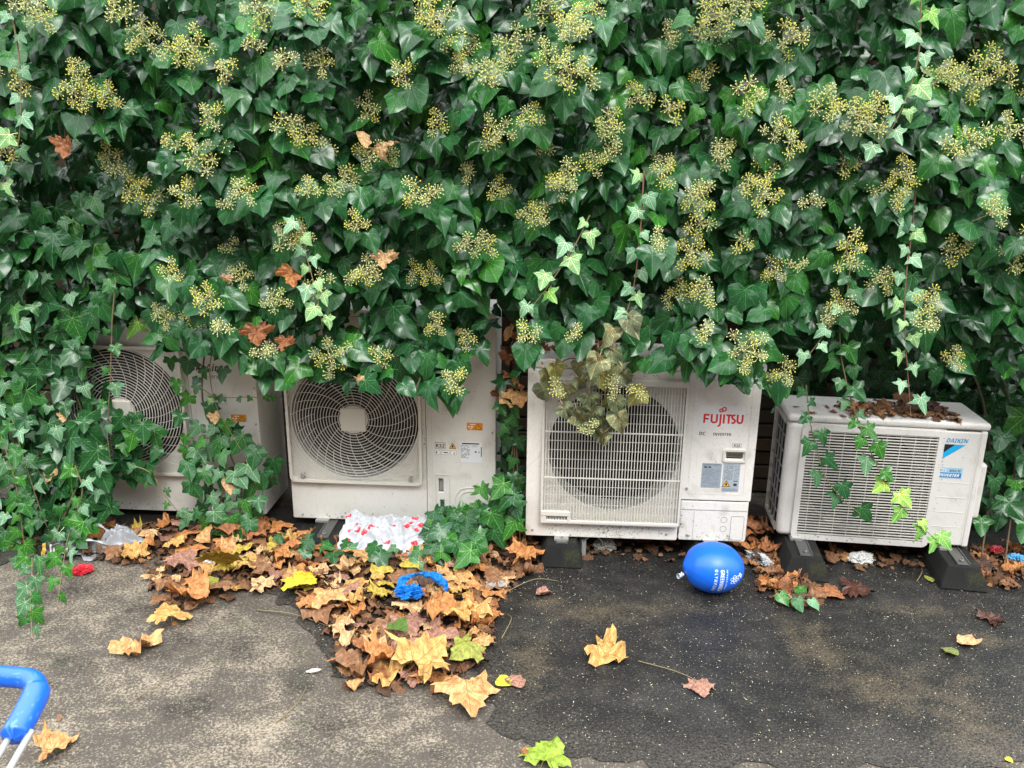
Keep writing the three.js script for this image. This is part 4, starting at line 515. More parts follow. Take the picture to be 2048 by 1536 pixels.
const ivies = []; // { root, leaves: [{ t, m, c }] }
function ivy(name, label, group) { const root = thing(name, label, 'ivy', [0, 0, 0], 0, group); const o = { root, leaves: [] }; ivies.push(o); return o; }
const _x = V(), _y = V(), _z = V(), _q = new THREE.Matrix4();
function leafMatrix(p, size, tilt, yaw, roll) { // p: middle of the blade; tilt: how far the face looks up; roll: swing of the tip to the side
  _z.set(Math.sin(yaw) * Math.cos(tilt), Math.sin(tilt), Math.cos(yaw) * Math.cos(tilt));
  _y.set(0, 1, 0).addScaledVector(_z, -_z.y).normalize(); _x.crossVectors(_y, _z);
  const c = Math.cos(roll), s = Math.sin(roll), X = _x.clone().multiplyScalar(c).addScaledVector(_y, s), Y = _y.clone().multiplyScalar(c).addScaledVector(_x, -s);
  const o = V(...p).addScaledVector(Y, 0.42 * size);
  return new THREE.Matrix4().makeBasis(X.multiplyScalar(size * R(0.92, 1.08)), Y.multiplyScalar(size), _z.clone().multiplyScalar(size)).setPosition(o);
}
const addLeaf = (o, t, p, size, tilt, yaw, roll, c) => o.leaves.push({ t, m: leafMatrix(p, size, tilt, yaw, roll), c });

// ---------------------------------------------------------------- ivy: the flowering curtain on the wall
const fringeAt = (x) => { for (let i = 0; i < FRINGE.length - 1; i++) if (x < FRINGE[i + 1][0]) return mix(FRINGE[i][1], FRINGE[i + 1][1], clamp((x - FRINGE[i][0]) / (FRINGE[i + 1][0] - FRINGE[i][0]))); return FRINGE[FRINGE.length - 1][1]; };
const hollow = (x, y) => { let h = 0; for (const [a, b, r] of HOLLOWS) h = Math.max(h, smooth(1.15, 0.55, Math.hypot(x - a, y - b) / r)); return h; };
const face = (x, y) => 0.13 + 0.11 * noise2(x * 1.4 + 3, y * 1.7) + 0.065 * noise2(x * 3.7, y * 3.3 + 9) + 0.05 * smooth(1.0, 2.0, y) - 0.17 * smooth(-1.25, -1.6, x) * smooth(2.0, 1.6, y);
const unitFront = (x, y) => { let z = -9; for (const [a, b, top, f] of [[-2.19, -1.2, 1.04, -0.19], [-1.1, -0.13, 1.05, -0.15], [-0.02, 0.96, 0.9, 0.05], [1.06, 1.9, 0.68, 0.02]]) if (x > a - 0.05 && x < b + 0.05 && y < top + 0.05) z = Math.max(z, f + 0.045); return z; };
const curtain = ivy('climbing_ivy', 'dense dark ivy curtain with yellow-green flower heads covering the wall', null);
{
  const area = [[-2.5, 0.6], [2.35, 0.6], [2.35, 2.62], [-2.5, 2.62]];
  const green = (x, y) => { const k = noise2(x * 2.2 + 40, y * 2.2) + 0.35 * smooth(1.2, 2.1, y); return k > 0.35 ? pick([GREENS[2], GREENS[4], GREENS[6], GREENS[5]]) : k < -0.3 ? pick([GREENS[1], GREENS[3], GREENS[0]]) : pick([GREENS[0], GREENS[1], GREENS[2], GREENS[5], GREENS[0], GREENS[6]]); };
  const layer = (gap, back, spread, s0, s1, keep) => { for (const [x, y] of scatter(area, gap)) {
    const edge = fringeAt(x); if (y < edge + 0.02 || rnd() > keep) continue;
    const h = hollow(x, y), z = face(x, y) - back + R(-spread, spread) - h * 0.22; if (back < 0.05 && h > 0.45 && rnd() < 0.8) continue;
    if (z < unitFront(x, y - 0.07)) continue;
    addLeaf(curtain, rnd() < 0.1 ? pick(LOBES) : pick(ADULTS), [x, y, Math.max(z, -0.7)], R(s0, s1), R(0.1, 0.95), R(-0.85, 0.85), R(-0.9, 0.9), rnd() < 0.003 ? BRIGHT[1] : green(x, y));
  } };
  layer(0.052, 0, 0.03, 0.06, 0.118, 1); layer(0.064, 0.075, 0.035, 0.075, 0.12, 0.95); layer(0.085, 0.19, 0.05, 0.09, 0.135, 0.95); layer(0.1, 0.34, 0.06, 0.09, 0.13, 0.9);
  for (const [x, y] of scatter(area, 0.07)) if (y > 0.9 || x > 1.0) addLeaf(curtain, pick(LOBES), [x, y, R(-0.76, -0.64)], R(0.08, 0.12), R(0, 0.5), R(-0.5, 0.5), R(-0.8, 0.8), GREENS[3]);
}
// flower heads: globes of stalked buds on a branching stalk
const budColors = [[0.84, 0.86, 0.36], [0.76, 0.80, 0.35], [0.90, 0.88, 0.15], [0.58, 0.5, 0.2]];
function flowerHead(n, spread, seed, yellow) {
  const h = mulberry(seed), P = [], N = [], K = [], tri = (a, b, c, k) => { const ab = b.clone().sub(a), nn = ab.cross(c.clone().sub(a)).normalize(); for (const v of [a, b, c]) { P.push(v.x, v.y, v.z); N.push(nn.x, nn.y, nn.z); K.push(...k); } };
  const stalk = (a, b, r, k) => { const d = b.clone().sub(a).normalize(), u = V(d.y, d.z, d.x).cross(d).normalize(), w = d.clone().cross(u); const A = [], B = []; for (let i = 0; i < 3; i++) { const o = u.clone().multiplyScalar(Math.cos(i * 2.094) * r).addScaledVector(w, Math.sin(i * 2.094) * r); A.push(a.clone().add(o)); B.push(b.clone().add(o)); } for (let i = 0; i < 3; i++) { const j = (i + 1) % 3; tri(A[i], A[j], B[i], k); tri(A[j], B[j], B[i], k); } };
  const bud = (c, r, k) => { const q = [V(r, 0, 0), V(-r, 0, 0), V(0, r, 0), V(0, -r, 0), V(0, 0, r), V(0, 0, -r)].map((v) => v.add(c)); for (const [i, j, l] of [[0, 2, 4], [2, 1, 4], [1, 3, 4], [3, 0, 4], [2, 0, 5], [1, 2, 5], [3, 1, 5], [0, 3, 5]]) tri(q[i], q[j], q[l], k); };
  const root = V(0, -spread * 0.25, -0.09), hub = V(0, 0, -0.02); stalk(root, hub, 0.0018, [0.26, 0.24, 0.1]);
  for (let i = 0; i < n; i++) {
    const a = i * 2.4 + h(), rr = n === 1 ? 0 : spread * Math.sqrt((i + 0.3) / n), c = V(rr * Math.cos(a), rr * Math.sin(a) * 0.95, 0.012 * (h() - 0.5) + 0.035 * (1 - rr / (spread + 0.001)));
    stalk(hub, c, 0.0013, [0.32, 0.28, 0.12]);
    const rad = 0.0175 + 0.007 * h(), m = 14 + Math.floor(h() * 6), out = c.clone().sub(V(0, 0, -0.05)).normalize(), kind = h() < yellow ? 2 : Math.floor(h() * 2);
    for (let j = 0; j < m; j++) {
      const ph = Math.acos(1 - 1.75 * (j + 0.5) / m), th = j * 2.39996 + a, d = V(Math.sin(ph) * Math.cos(th), Math.sin(ph) * Math.sin(th), Math.cos(ph)); d.addScaledVector(out, 0.25).normalize();
      const e = c.clone().addScaledVector(d, rad * (0.85 + 0.3 * h())), v = 0.8 + 0.4 * h(); stalk(c, e, 0.0006, [0.58 * v, 0.57 * v, 0.27 * v]);
      bud(e, 0.0024 + 0.0008 * h(), budColors[h() < 0.12 ? 3 : kind].map((q) => q * v));
    }
  }
  const g = new THREE.BufferGeometry(); for (const [k, a] of [['position', P], ['normal', N], ['color', K]]) g.setAttribute(k, new THREE.Float32BufferAttribute(a, 3)); return g;
}
const heads = { small: [[3, 0.034], [4, 0.04], [3, 0.038]], medium: [[5, 0.05], [7, 0.058], [6, 0.054]], large: [[10, 0.074], [12, 0.08], [9, 0.07]] };
for (const k of Object.keys(heads)) heads[k] = heads[k].map(([n, s], i) => flowerHead(n, s, 40 + n * 7 + i, k === 'small' ? 0.1 : k === 'medium' ? 0.35 : 0.6));
const headMat = std({ color: C(1, 1, 1), vertexColors: true, roughness: 0.75, side: THREE.DoubleSide });
for (const [x, y, r] of FLOWERS) {
  const z = Math.max(face(x, y), unitFront(x, y - 0.05)) + R(0.05, 0.085), m = part('flower_head', pick(heads[r < 0.038 ? 'small' : r < 0.055 ? 'medium' : 'large']), headMat, curtain.root);
  m.position.set(x, y, z); m.rotation.set(R(-0.5, 0.1), R(-0.4, 0.4), R(0, 6.28)); m.scale.setScalar(R(0.86, 1.08));
  const n = r > 0.05 ? 4 : 2; // the collar of leaves under a head
  for (let k = 0; k < n; k++) { const a = -Math.PI / 2 + (k - (n - 1) / 2) * 0.75 + R(-0.3, 0.3), d = r + R(0.02, 0.045); addLeaf(curtain, pick(ADULTS), [x + d * Math.cos(a), y + d * Math.sin(a), z - R(0.025, 0.05)], R(0.075, 0.115), R(0.2, 0.9), R(-0.5, 0.5), (a + Math.PI / 2) * 0.8 + R(-0.25, 0.25), pick([GREENS[0], GREENS[2], GREENS[5], GREENS[1], GREENS[6]])); }
}
for (let k = 0; k < 26; k++) { const x = -2.3 + k * 0.18 + R(-0.05, 0.05), y0 = Math.max(fringeAt(x) + 0.12, 0.8), pts = []; for (let i = 0; i < 6; i++) pts.push([x + R(-0.06, 0.06) * i * 0.5, y0 + i * (2.5 - y0) / 5, face(x, y0) - 0.22 - R(0, 0.12)]); part('stem', tube(pts, (t) => 0.006 - 0.003 * t, 16, 5), M.stem, curtain.root); }

// ---------------------------------------------------------------- ivy: the lobed plants lower down
function patch(o, poly, gap, s0, s1, zf, tilt, cols, kinds = LOBES, yawAmp = 0.6) { for (const [x, y] of scatter(poly, gap)) addLeaf(o, pick(kinds), [x, y, zf(x, y)], R(s0, s1), R(...tilt), R(-yawAmp, yawAmp), R(-0.8, 0.8), pick(cols)); }
const LEAFY = [GREENS[0], GREENS[2], GREENS[5], GREENS[6], GREENS[0], GREENS[1], GREENS[4]];
{
  const o = ivy('climbing_ivy', 'lobed dark ivy spilling to the ground over the leftmost unit', null), bulge = (x, y) => -0.06 + 0.09 * noise2(x * 2.2 + 7, y * 2.4) + 0.14 * smooth(0.5, 0, y) - 0.06 * smooth(1.0, 1.4, y);
  patch(o, LEFT, 0.062, 0.07, 0.15, (x, y) => bulge(x, y) + R(-0.02, 0.03), [0.05, 0.75], LEAFY);
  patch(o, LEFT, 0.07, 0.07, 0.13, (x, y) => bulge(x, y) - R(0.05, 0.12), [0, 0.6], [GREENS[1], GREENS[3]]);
  patch(o, LEFT, 0.085, 0.04, 0.065, (x, y) => bulge(x, y) + R(0.02, 0.06), [0.1, 0.7], [YOUNG[3], GREENS[2], GREENS[6], YOUNG[1]]);
  patch(o, LOW, 0.055, 0.06, 0.12, (x, y) => -0.13 + R(-0.03, 0.04), [0.1, 0.7], LEAFY);
  for (let k = 0; k < 5; k++) { const x = -2.45 + k * 0.13; part('stem', tube([[x, 0.02, R(0, 0.1)], [x + R(-0.1, 0.1), 0.4, -0.12], [x + R(-0.1, 0.1), 0.8, -0.14], [x + R(-0.1, 0.1), 1.2, -0.2]], 0.004, 14, 5), M.stem, o.root); }
}
{
  const o = ivy('climbing_ivy', 'glossy lobed ivy bush in front of the corner between the two tall units', null), lit = [GREENS[4], GREENS[2], C(0, 0, 0), GREENS[6]].filter((c) => TINTS.includes(c));
  patch(o, BUSH, 0.06, 0.055, 0.105, (x, y) => -0.15 + 0.1 * smooth(0.5, 0.1, y) + R(0, 0.08), [0.1, 0.8], [...lit, GREENS[0], YOUNG[3]]);
  patch(o, BUSH, 0.085, 0.06, 0.1, () => -0.16 + R(-0.01, 0.01), [0, 0.5], [GREENS[1], GREENS[0]]);
  patch(o, VEIL, 0.068, 0.042, 0.08, () => -0.17 + R(0, 0.05), [0.05, 0.7], [...lit, YOUNG[3], GREENS[0]]);
  part('stem', tube([[-1.42, 0.02, -0.05], [-1.36, 0.3, -0.16], [-1.45, 0.6, -0.19], [-1.4, 0.9, -0.17]], 0.004, 16, 5), M.stem, o.root);
  part('stem', tube([[-1.3, 0.02, -0.02], [-1.28, 0.2, -0.12], [-1.36, 0.42, -0.18]], 0.004, 12, 5), M.stem, o.root);
}
{
  const o = ivy('climbing_ivy', 'narrow column of small lobed ivy between the second and third units', null);
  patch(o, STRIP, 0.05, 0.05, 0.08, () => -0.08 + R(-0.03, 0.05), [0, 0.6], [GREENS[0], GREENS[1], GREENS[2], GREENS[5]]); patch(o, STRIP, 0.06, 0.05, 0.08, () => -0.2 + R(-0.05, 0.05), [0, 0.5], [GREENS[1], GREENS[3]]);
  patch(o, FOOT, 0.05, 0.07, 0.11, () => 0.0 + R(-0.02, 0.05), [0.2, 0.8], LEAFY);
  for (let k = 0; k < 3; k++) part('stem', tube([[-0.06 + k * 0.02, 0.0, -0.02], [-0.08 + k * 0.02, 0.3, -0.1], [-0.05, 0.6, -0.12], [-0.07 + k * 0.02, 0.95, -0.15]], 0.003, 14, 5), M.stem, o.root);
}
{
  const o = ivy('ground_ivy', 'low patch of dark lobed ivy on the leaf drift before the second unit', null);
  for (const [x, z] of scatter(PATCH, 0.042)) addLeaf(o, pick(LOBES), [x, 0.06 + R(0, 0.07), z], R(0.06, 0.115), R(0.5, 1.1), R(-0.6, 0.6), R(-1, 1), pick(LEAFY));
  for (const [x, z] of scatter(CREEP, 0.075)) addLeaf(o, pick(LOBES), [x, 0.05 + R(0, 0.03), z], R(0.05, 0.085), R(0.8, 1.3), R(-0.6, 0.6), R(-1.5, 1.5), pick([GREENS[0], GREENS[1], GREENS[2], YOUNG[3]]));
  part('stem', tube([[-0.15, 0.05, 0.0], [-0.3, 0.05, 0.1], [-0.5, 0.045, 0.12], [-0.8, 0.04, 0.1]], 0.003, 16, 5), M.stem, o.root);
}
{
  const o = ivy('climbing_ivy', 'lobed ivy in the shade right of the low slatted unit', null);
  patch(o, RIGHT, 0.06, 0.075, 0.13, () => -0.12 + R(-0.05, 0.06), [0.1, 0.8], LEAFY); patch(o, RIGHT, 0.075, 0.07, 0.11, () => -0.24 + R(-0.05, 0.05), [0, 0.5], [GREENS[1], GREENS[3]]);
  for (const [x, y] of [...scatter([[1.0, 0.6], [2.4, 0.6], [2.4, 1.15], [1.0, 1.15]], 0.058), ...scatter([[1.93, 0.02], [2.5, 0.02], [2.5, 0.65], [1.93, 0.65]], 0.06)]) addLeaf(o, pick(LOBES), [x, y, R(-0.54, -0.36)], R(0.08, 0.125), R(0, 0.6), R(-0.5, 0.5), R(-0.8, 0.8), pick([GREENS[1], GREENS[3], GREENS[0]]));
  for (let k = 0; k < 4; k++) part('stem', tube([[1.95 + k * 0.1, 0, -0.05], [2.0 + k * 0.1, 0.4, -0.2], [1.9 + k * 0.12, 0.8, -0.3], [1.6 + k * 0.2, 1.05, -0.45]], 0.004, 14, 5), M.stem, o.root);
}

// ---------------------------------------------------------------- ivy: single trailing shoots
function shoot(path, label, o = {}) {
  const s = ivy('ivy_shoot', label, 'single trailing ivy shoots'), curve = new THREE.CatmullRomCurve3(path.map((p) => V(...p)), false, 'centripetal'), len = curve.getLength();
  part('stem', tube(path, (t) => mix(o.r ?? 0.0026, 0.0014, t), 30, 5), o.stem ?? M.shootStem, s.root);
  const step = o.step ?? 0.055; let sideways = 1;
  for (let d = o.from ?? 0.02; d < len; d += step * R(0.6, 1.45)) {
    const t = d / len, p = curve.getPointAt(Math.min(t, 1)), size = mix(o.s0 ?? 0.06, o.s1 ?? 0.04, t) * R(0.65, 1.25); sideways = -sideways;
    const cols = o.fade ? (t < 0.4 ? [GREENS[0], GREENS[2], GREENS[6]] : t < 0.7 ? [YOUNG[3], GREENS[4]] : BRIGHT) : o.cols ?? YOUNG;
    addLeaf(s, o.limp && t > o.limp ? pick(LIMP) : pick(LOBES), [p.x + sideways * size * R(0.45, 0.65), p.y - size * R(0, 0.3), p.z + R(0.004, 0.02)], size * (o.limp && t > o.limp ? 1.6 : 1), R(0.1, 0.6), R(-0.4, 0.4) - sideways * 0.2, sideways * R(0.2, 0.9), o.limp && t > o.limp ? pick(DULL) : pick(cols));
  }
  return s;
}
const SH = SHOOTS;
shoot(SH.S_LEFTEDGE, 'pale ivy shoot hanging down the upper left of the curtain', { s0: 0.06, s1: 0.05, r: 0.0034 });
shoot(SH.S_PALE, 'short pale-green ivy shoot above the spiral grille of the second unit', { s0: 0.055, s1: 0.05, cols: [YOUNG[0], YOUNG[2], YOUNG[1]], step: 0.045 });
shoot(SH.S_FORK, 'bright ivy shoot slanting down above the gap between the middle units', { s0: 0.06, s1: 0.065, cols: [YOUNG[0], YOUNG[2], BRIGHT[1]], step: 0.06 });
shoot(SH.S_WILT, 'long ivy shoot withering at its end above the red-lettered unit', { s0: 0.05, s1: 0.05, cols: [YOUNG[0], YOUNG[1], YOUNG[2]], limp: 0.72, r: 0.003, stem: M.shootRed });
shoot(SH.S_TOPRIGHT, 'pale ivy shoot near the top right with whitish leaves', { s0: 0.055, s1: 0.06, cols: [YOUNG[0], YOUNG[2], YOUNG[0], BRIGHT[1]], step: 0.045, r: 0.003 });
shoot(SH.S_PLUMB, 'long plumb ivy shoot dangling onto the top of the low unit', { s0: 0.05, s1: 0.058, cols: [YOUNG[0], YOUNG[1], YOUNG[2]], step: 0.05, stem: M.shootRed });
shoot(SH.S_LONG, 'ivy shoot trailing across the slats, dark leaves turning lime at its tip', { s0: 0.06, s1: 0.062, fade: true, step: 0.052, r: 0.003 });
shoot(SH.S_SHORT, 'dark-leaved ivy shoot over the left of the slatted grille', { s0: 0.05, s1: 0.07, cols: [GREENS[5], GREENS[6], GREENS[0]], step: 0.06 });
shoot(SH.S_STEM, 'straight ivy stem running down beside the leftmost fan grille', { s0: 0.05, s1: 0.055, cols: [GREENS[2], YOUNG[3]], step: 0.08, r: 0.003 });
shoot(SH.S_A, 'trailing ivy shoot low at the left, ending above the litter', { s0: 0.06, s1: 0.05, cols: [GREENS[2], YOUNG[3], YOUNG[1]] });
shoot([...SH.S_B.slice(0, 3), [-1.83, 0.1, 0.36], [-1.73, 0.04, 0.58]], 'ivy shoot with pale leaves hanging by the grey plastic bag', { s0: 0.06, s1: 0.05, cols: [YOUNG[1], YOUNG[3], GREENS[4]] });
shoot([...SH.S_C.slice(0, 4), [-1.96, 0.1, 0.36], [-1.84, 0.05, 0.567], [-1.72, 0.025, 0.75]], 'ivy runner creeping out over the concrete at the left', { s0: 0.065, s1: 0.055, cols: [GREENS[2], YOUNG[3], GREENS[4]], step: 0.05 });
shoot(SH.S_SIDE, 'thin ivy shoot growing sideways over the leftmost unit\'s panel', { s0: 0.04, s1: 0.028, cols: [GREENS[4], GREENS[2], YOUNG[3]], step: 0.05 });
shoot(SH.S_TENDRIL, 'bare looping ivy tendril across the leftmost unit\'s panel', { s0: 0.04, s1: 0.03, step: 0.3, from: 0.25, stem: M.shootStem });
shoot(SH.S_D, 'small ivy shoot drooping below the leftmost fan grille', { s0: 0.05, s1: 0.04, cols: [GREENS[4], YOUNG[3]] });
shoot(SH.S_RIGHTIVY, 'short pale ivy shoot left of the dark hollow over the low unit', { s0: 0.055, s1: 0.05, cols: [YOUNG[1], YOUNG[0], GREENS[6]], step: 0.05 });
{ // the withered bunch over the top of the third unit
  const s = ivy('withered_ivy_branch', 'limp olive-brown bunch of dying ivy draped over the red-lettered unit', null);
  const at = [[0.09, 0.86], [0.14, 0.8], [0.07, 0.79], [0.2, 0.84], [0.24, 0.78], [0.3, 0.86], [0.32, 0.77], [0.27, 0.72], [0.22, 0.7], [0.25, 0.67], [0.31, 0.66], [0.36, 0.77], [0.42, 0.8], [0.34, 0.92], [0.4, 0.93], [0.28, 0.93], [0.2, 0.9], [0.12, 0.9], [0.35, 0.7], [0.29, 0.62], [0.17, 0.74], [0.38, 0.88], [0.24, 0.88]];
  for (const [x, y] of at) addLeaf(s, pick(LIMP), [x + R(-0.015, 0.015), y - 0.03, 0.08 + R(0, 0.06)], R(0.065, 0.1), R(-0.1, 0.5), R(-0.7, 0.7), R(-0.6, 0.6), pick([DULL[0], DULL[1], DULL[3], DULL[0], DULL[2], GREENS[4]]));
  for (const [x, y] of [[0.25, 0.69], [0.42, 0.84], [0.12, 0.84], [0.33, 0.85]]) { const m = part('flower_head', pick(heads.small), headMat, s.root); m.position.set(x, y - 0.03, 0.15); m.rotation.z = R(0, 6); }
  part('stem', tube([[0.5, 1.02, 0.1], [0.38, 0.93, 0.1], [0.3, 0.8, 0.1], [0.27, 0.64, 0.1]], 0.003, 16, 5), M.shootRed, s.root); part('stem', tube([[0.45, 0.9, 0.04], [0.3, 0.89, 0.03], [0.15, 0.895, 0.03], [0.1, 0.84, 0.06]], 0.003, 16, 5), M.shootStem, s.root);
}
{ // a broken sprig on the tarmac
  const s = ivy('ivy_sprig', 'broken pale-green ivy sprig lying on the tarmac by the mossy block', null);
  part('stem', tube([[1.02, 0.02, 0.24], [1.08, 0.03, 0.3], [1.13, 0.02, 0.36]], 0.0025, 10, 5), M.shootStem, s.root);
  for (const [x, z] of [[1.02, 0.32], [1.1, 0.27], [1.13, 0.35], [1.07, 0.36]]) addLeaf(s, pick([0, 2, 4]), [x, 0.03, z], R(0.05, 0.065), R(0.5, 1.2), R(-0.5, 0.5), R(-1, 1), pick([YOUNG[3], YOUNG[1], GREENS[4]]));
}

// which leaves show largest from the yard: those become parts of their own, the rest one mass
{
  const W = 640, H = 480, depth = new Float32Array(W * H).fill(1e9), id = new Int32Array(W * H).fill(-1), all = []; ivies.forEach((o, k) => o.leaves.forEach((l) => { l.o = k; l.seen = 0; all.push(l); }));
  camera.aspect = W / H; camera.updateProjectionMatrix(); const VP = new THREE.Matrix4().multiplyMatrices(camera.projectionMatrix, camera.matrixWorldInverse), m = new THREE.Matrix4(), v = V();
  all.forEach((l, n) => {
    const g = leafTemplates[l.t], p = g.attributes.position, ix = g.index.array, sx = [], sy = [], sz = []; m.multiplyMatrices(VP, l.m);
    for (let i = 0; i < p.count; i++) { v.fromBufferAttribute(p, i).applyMatrix4(m); sx.push((v.x * 0.5 + 0.5) * W); sy.push((0.5 - v.y * 0.5) * H); sz.push(v.z); }
    for (let i = 0; i < ix.length; i += 3) {
      const [a, b, c] = [ix[i], ix[i + 1], ix[i + 2]], d = (sx[b] - sx[a]) * (sy[c] - sy[a]) - (sx[c] - sx[a]) * (sy[b] - sy[a]); if (Math.abs(d) < 1e-9) continue;
      for (let y = Math.max(0, Math.ceil(Math.min(sy[a], sy[b], sy[c]))); y <= Math.min(H - 1, Math.max(sy[a], sy[b], sy[c])); y++) for (let x = Math.max(0, Math.ceil(Math.min(sx[a], sx[b], sx[c]))); x <= Math.min(W - 1, Math.max(sx[a], sx[b], sx[c])); x++) {
        const w1 = ((x - sx[a]) * (sy[c] - sy[a]) - (sx[c] - sx[a]) * (y - sy[a])) / d, w2 = ((sx[b] - sx[a]) * (y - sy[a]) - (x - sx[a]) * (sy[b] - sy[a])) / d; if (w1 < 0 || w2 < 0 || w1 + w2 > 1) continue;
        const z = sz[a] + w1 * (sz[b] - sz[a]) + w2 * (sz[c] - sz[a]), k = y * W + x; if (z < depth[k]) { depth[k] = z; id[k] = n; }
      }
    }
  });
  for (const n of id) if (n >= 0) all[n].seen++;
  const n3 = new THREE.Matrix3();
  for (const o of ivies) {
    const sorted = [...o.leaves].sort((a, b) => b.seen - a.seen), most = sorted.length <= 60 ? sorted.length : 300, own = sorted.slice(0, most).filter((l) => sorted.length <= 60 || l.seen > 2), rest = sorted.filter((l) => !own.includes(l));
    for (const l of own) { const q = part('leaf', leafTemplates[l.t], leafMats[tintOf(l.c)], o.root); q.matrixAutoUpdate = true; l.m.decompose(q.position, q.quaternion, q.scale); }
    if (!rest.length) continue;
    let nv = 0, ni = 0; for (const l of rest) { nv += leafTemplates[l.t].attributes.position.count; ni += leafTemplates[l.t].index.count; }
    const P = new Float32Array(nv * 3), N = new Float32Array(nv * 3), U = new Float32Array(nv * 2), K = new Float32Array(nv * 3), I = new Uint32Array(ni); let a = 0, b = 0;
    for (const l of rest) {
      const g = leafTemplates[l.t], p = g.attributes.position, n = g.attributes.normal, u = g.attributes.uv; n3.getNormalMatrix(l.m);
      for (const k of g.index.array) I[b++] = k + a;
      for (let i = 0; i < p.count; i++, a++) { v.fromBufferAttribute(p, i).applyMatrix4(l.m).toArray(P, a * 3); v.fromBufferAttribute(n, i).applyMatrix3(n3).normalize().toArray(N, a * 3); U[a * 2] = u.getX(i); U[a * 2 + 1] = u.getY(i); K[a * 3] = l.c.r; K[a * 3 + 1] = l.c.g; K[a * 3 + 2] = l.c.b; }
    }
    const g = new THREE.BufferGeometry(); g.setAttribute('position', new THREE.BufferAttribute(P, 3)); g.setAttribute('normal', new THREE.BufferAttribute(N, 3)); g.setAttribute('uv', new THREE.BufferAttribute(U, 2)); g.setAttribute('color', new THREE.BufferAttribute(K, 3)); g.setIndex(new THREE.BufferAttribute(I, 1));
    const f = part('foliage', g, foliageMat, o.root); f.userData.kind = 'stuff';
  }
  console.log('ivy leaves', all.length, ivies.map((o) => o.leaves.length).join(' '));
}

// ---------------------------------------------------------------- fallen leaves
const deadMap = (seed, base, spot, rib) => canvasTex(256, 256, (g) => {
  const h = mulberry(seed), py = 256 * (1 - 1.1 / 1.45); g.fillStyle = base; g.fillRect(0, 0, 256, 256);
  for (let k = 0; k < 60; k++) { g.fillStyle = spot; g.globalAlpha = 0.05 + 0.16 * h(); g.beginPath(); g.ellipse(h() * 256, h() * 256, 6 + 26 * h(), 5 + 18 * h(), h() * 6, 0, 7); g.fill(); } g.globalAlpha = 1;
  for (const [a, l, n] of [[0, 0.72, 6], [0.85, 0.62, 5], [-0.85, 0.62, 5], [1.75, 0.45, 3], [-1.75, 0.45, 3]]) veins(g, 128, py, a, l * 256, 2.6, rib, n);
  const im = g.getImageData(0, 0, 256, 256), d = im.data; for (let j = 0; j < 256; j++) for (let i = 0; i < 256; i++) { const o = (j * 256 + i) * 4, k = 1 + 0.28 * fbm(i * 0.025 + seed, j * 0.025) + 0.12 * noise2(i * 0.2, j * 0.2 + seed), q = noise2(i * 0.09 + 5, j * 0.09 + seed) > 0.9 ? 0.6 : 1; for (let c = 0; c < 3; c++) d[o + c] = clamp(d[o + c] * k * q, 0, 255); }
  g.putImageData(im, 0, 0);
});
const mapTan = deadMap(3, '#e0d0b8', '#9a6a48', 'rgba(120,78,44,0.55)'), mapWet = deadMap(5, '#d8ccc4', '#80584a', 'rgba(90,60,46,0.5)'), mapFresh = deadMap(8, '#e2e0b0', '#a8904a', 'rgba(170,140,60,0.6)');
const dead = (map, r, g, b, rough = 0.7) => std({ map, color: C(r, g, b), roughness: rough, side: THREE.DoubleSide });
const K = { tan: dead(mapTan, 0.74, 0.5, 0.26), ochre: dead(mapTan, 0.76, 0.54, 0.22), orange: dead(mapTan, 0.66, 0.34, 0.14), rust: dead(mapTan, 0.42, 0.2, 0.1), brown: dead(mapTan, 0.34, 0.2, 0.12), pale: dead(mapTan, 0.8, 0.63, 0.42), pink: dead(mapWet, 0.5, 0.3, 0.23), wet: dead(mapWet, 0.12, 0.05, 0.035, 0.4), dark: dead(mapWet, 0.13, 0.08, 0.055), yellow: dead(mapFresh, 0.84, 0.66, 0.07), mustard: dead(mapFresh, 0.6, 0.46, 0.13), lime: dead(mapFresh, 0.7, 0.72, 0.1), green: dead(mapFresh, 0.1, 0.2, 0.05), olive: dead(mapFresh, 0.22, 0.27, 0.13), leafy: dead(mapFresh, 0.3, 0.46, 0.07), moss: dead(mapFresh, 0.34, 0.38, 0.11) };
const dl = (half, o, s) => leafGeometry(half, { petiole: 0.5, stalkBack: 0.05, stalkUp: 1, jit: 0.1, cy: -0.28, rings: [0.4, 0.75, 1], ...o }, s);
const flatish = [dl(PLANE, { crumple: 0.16, cup: -0.12, wave: 0.1 }, 400), dl(PLANE, { crumple: 0.2, cup: 0.15, fold: 0.1, wave: 0.12 }, 401), dl(PLANE, { crumple: 0.14, fold: -0.25, droop: 0.15 }, 402), dl(LINDEN, { crumple: 0.18, cup: 0.1 }, 403)];
const curled = [dl(PLANE, { crumple: 0.24, curl: 1.9, curlDir: 0.3 }, 410), dl(PLANE, { crumple: 0.26, curl: -2.2, curlDir: 1.2 }, 411), dl(PLANE, { crumple: 0.3, curl: 3.0, curlDir: 0.1 }, 412), dl(LINDEN, { crumple: 0.25, curl: 2.6, curlDir: 0.6 }, 413), dl(LINDEN, { crumple: 0.2, curl: -3.1, curlDir: 0.2 }, 414), dl(PLANE, { crumple: 0.35, curl: 1.2, curlDir: 2.0, wave: 0.2 }, 415)];
const folded = dl(PLANE, { crumple: 0.1, fold: 0.9, wave: 0.08 }, 420), ivyFlat = dl(ADULT2, { crumple: 0.06, fold: 0.1 }, 421), heart = dl(LINDEN, { crumple: 0.1, cup: -0.15, wide: 1.05 }, 422), willow = dl([[0, 0], [0.08, -0.1], [0.14, -0.3], [0.16, -0.5], [0.12, -0.75], [0, -1]], { crumple: 0.08, fold: 0.3, cy: -0.5 }, 423);
const lowest = new Map();
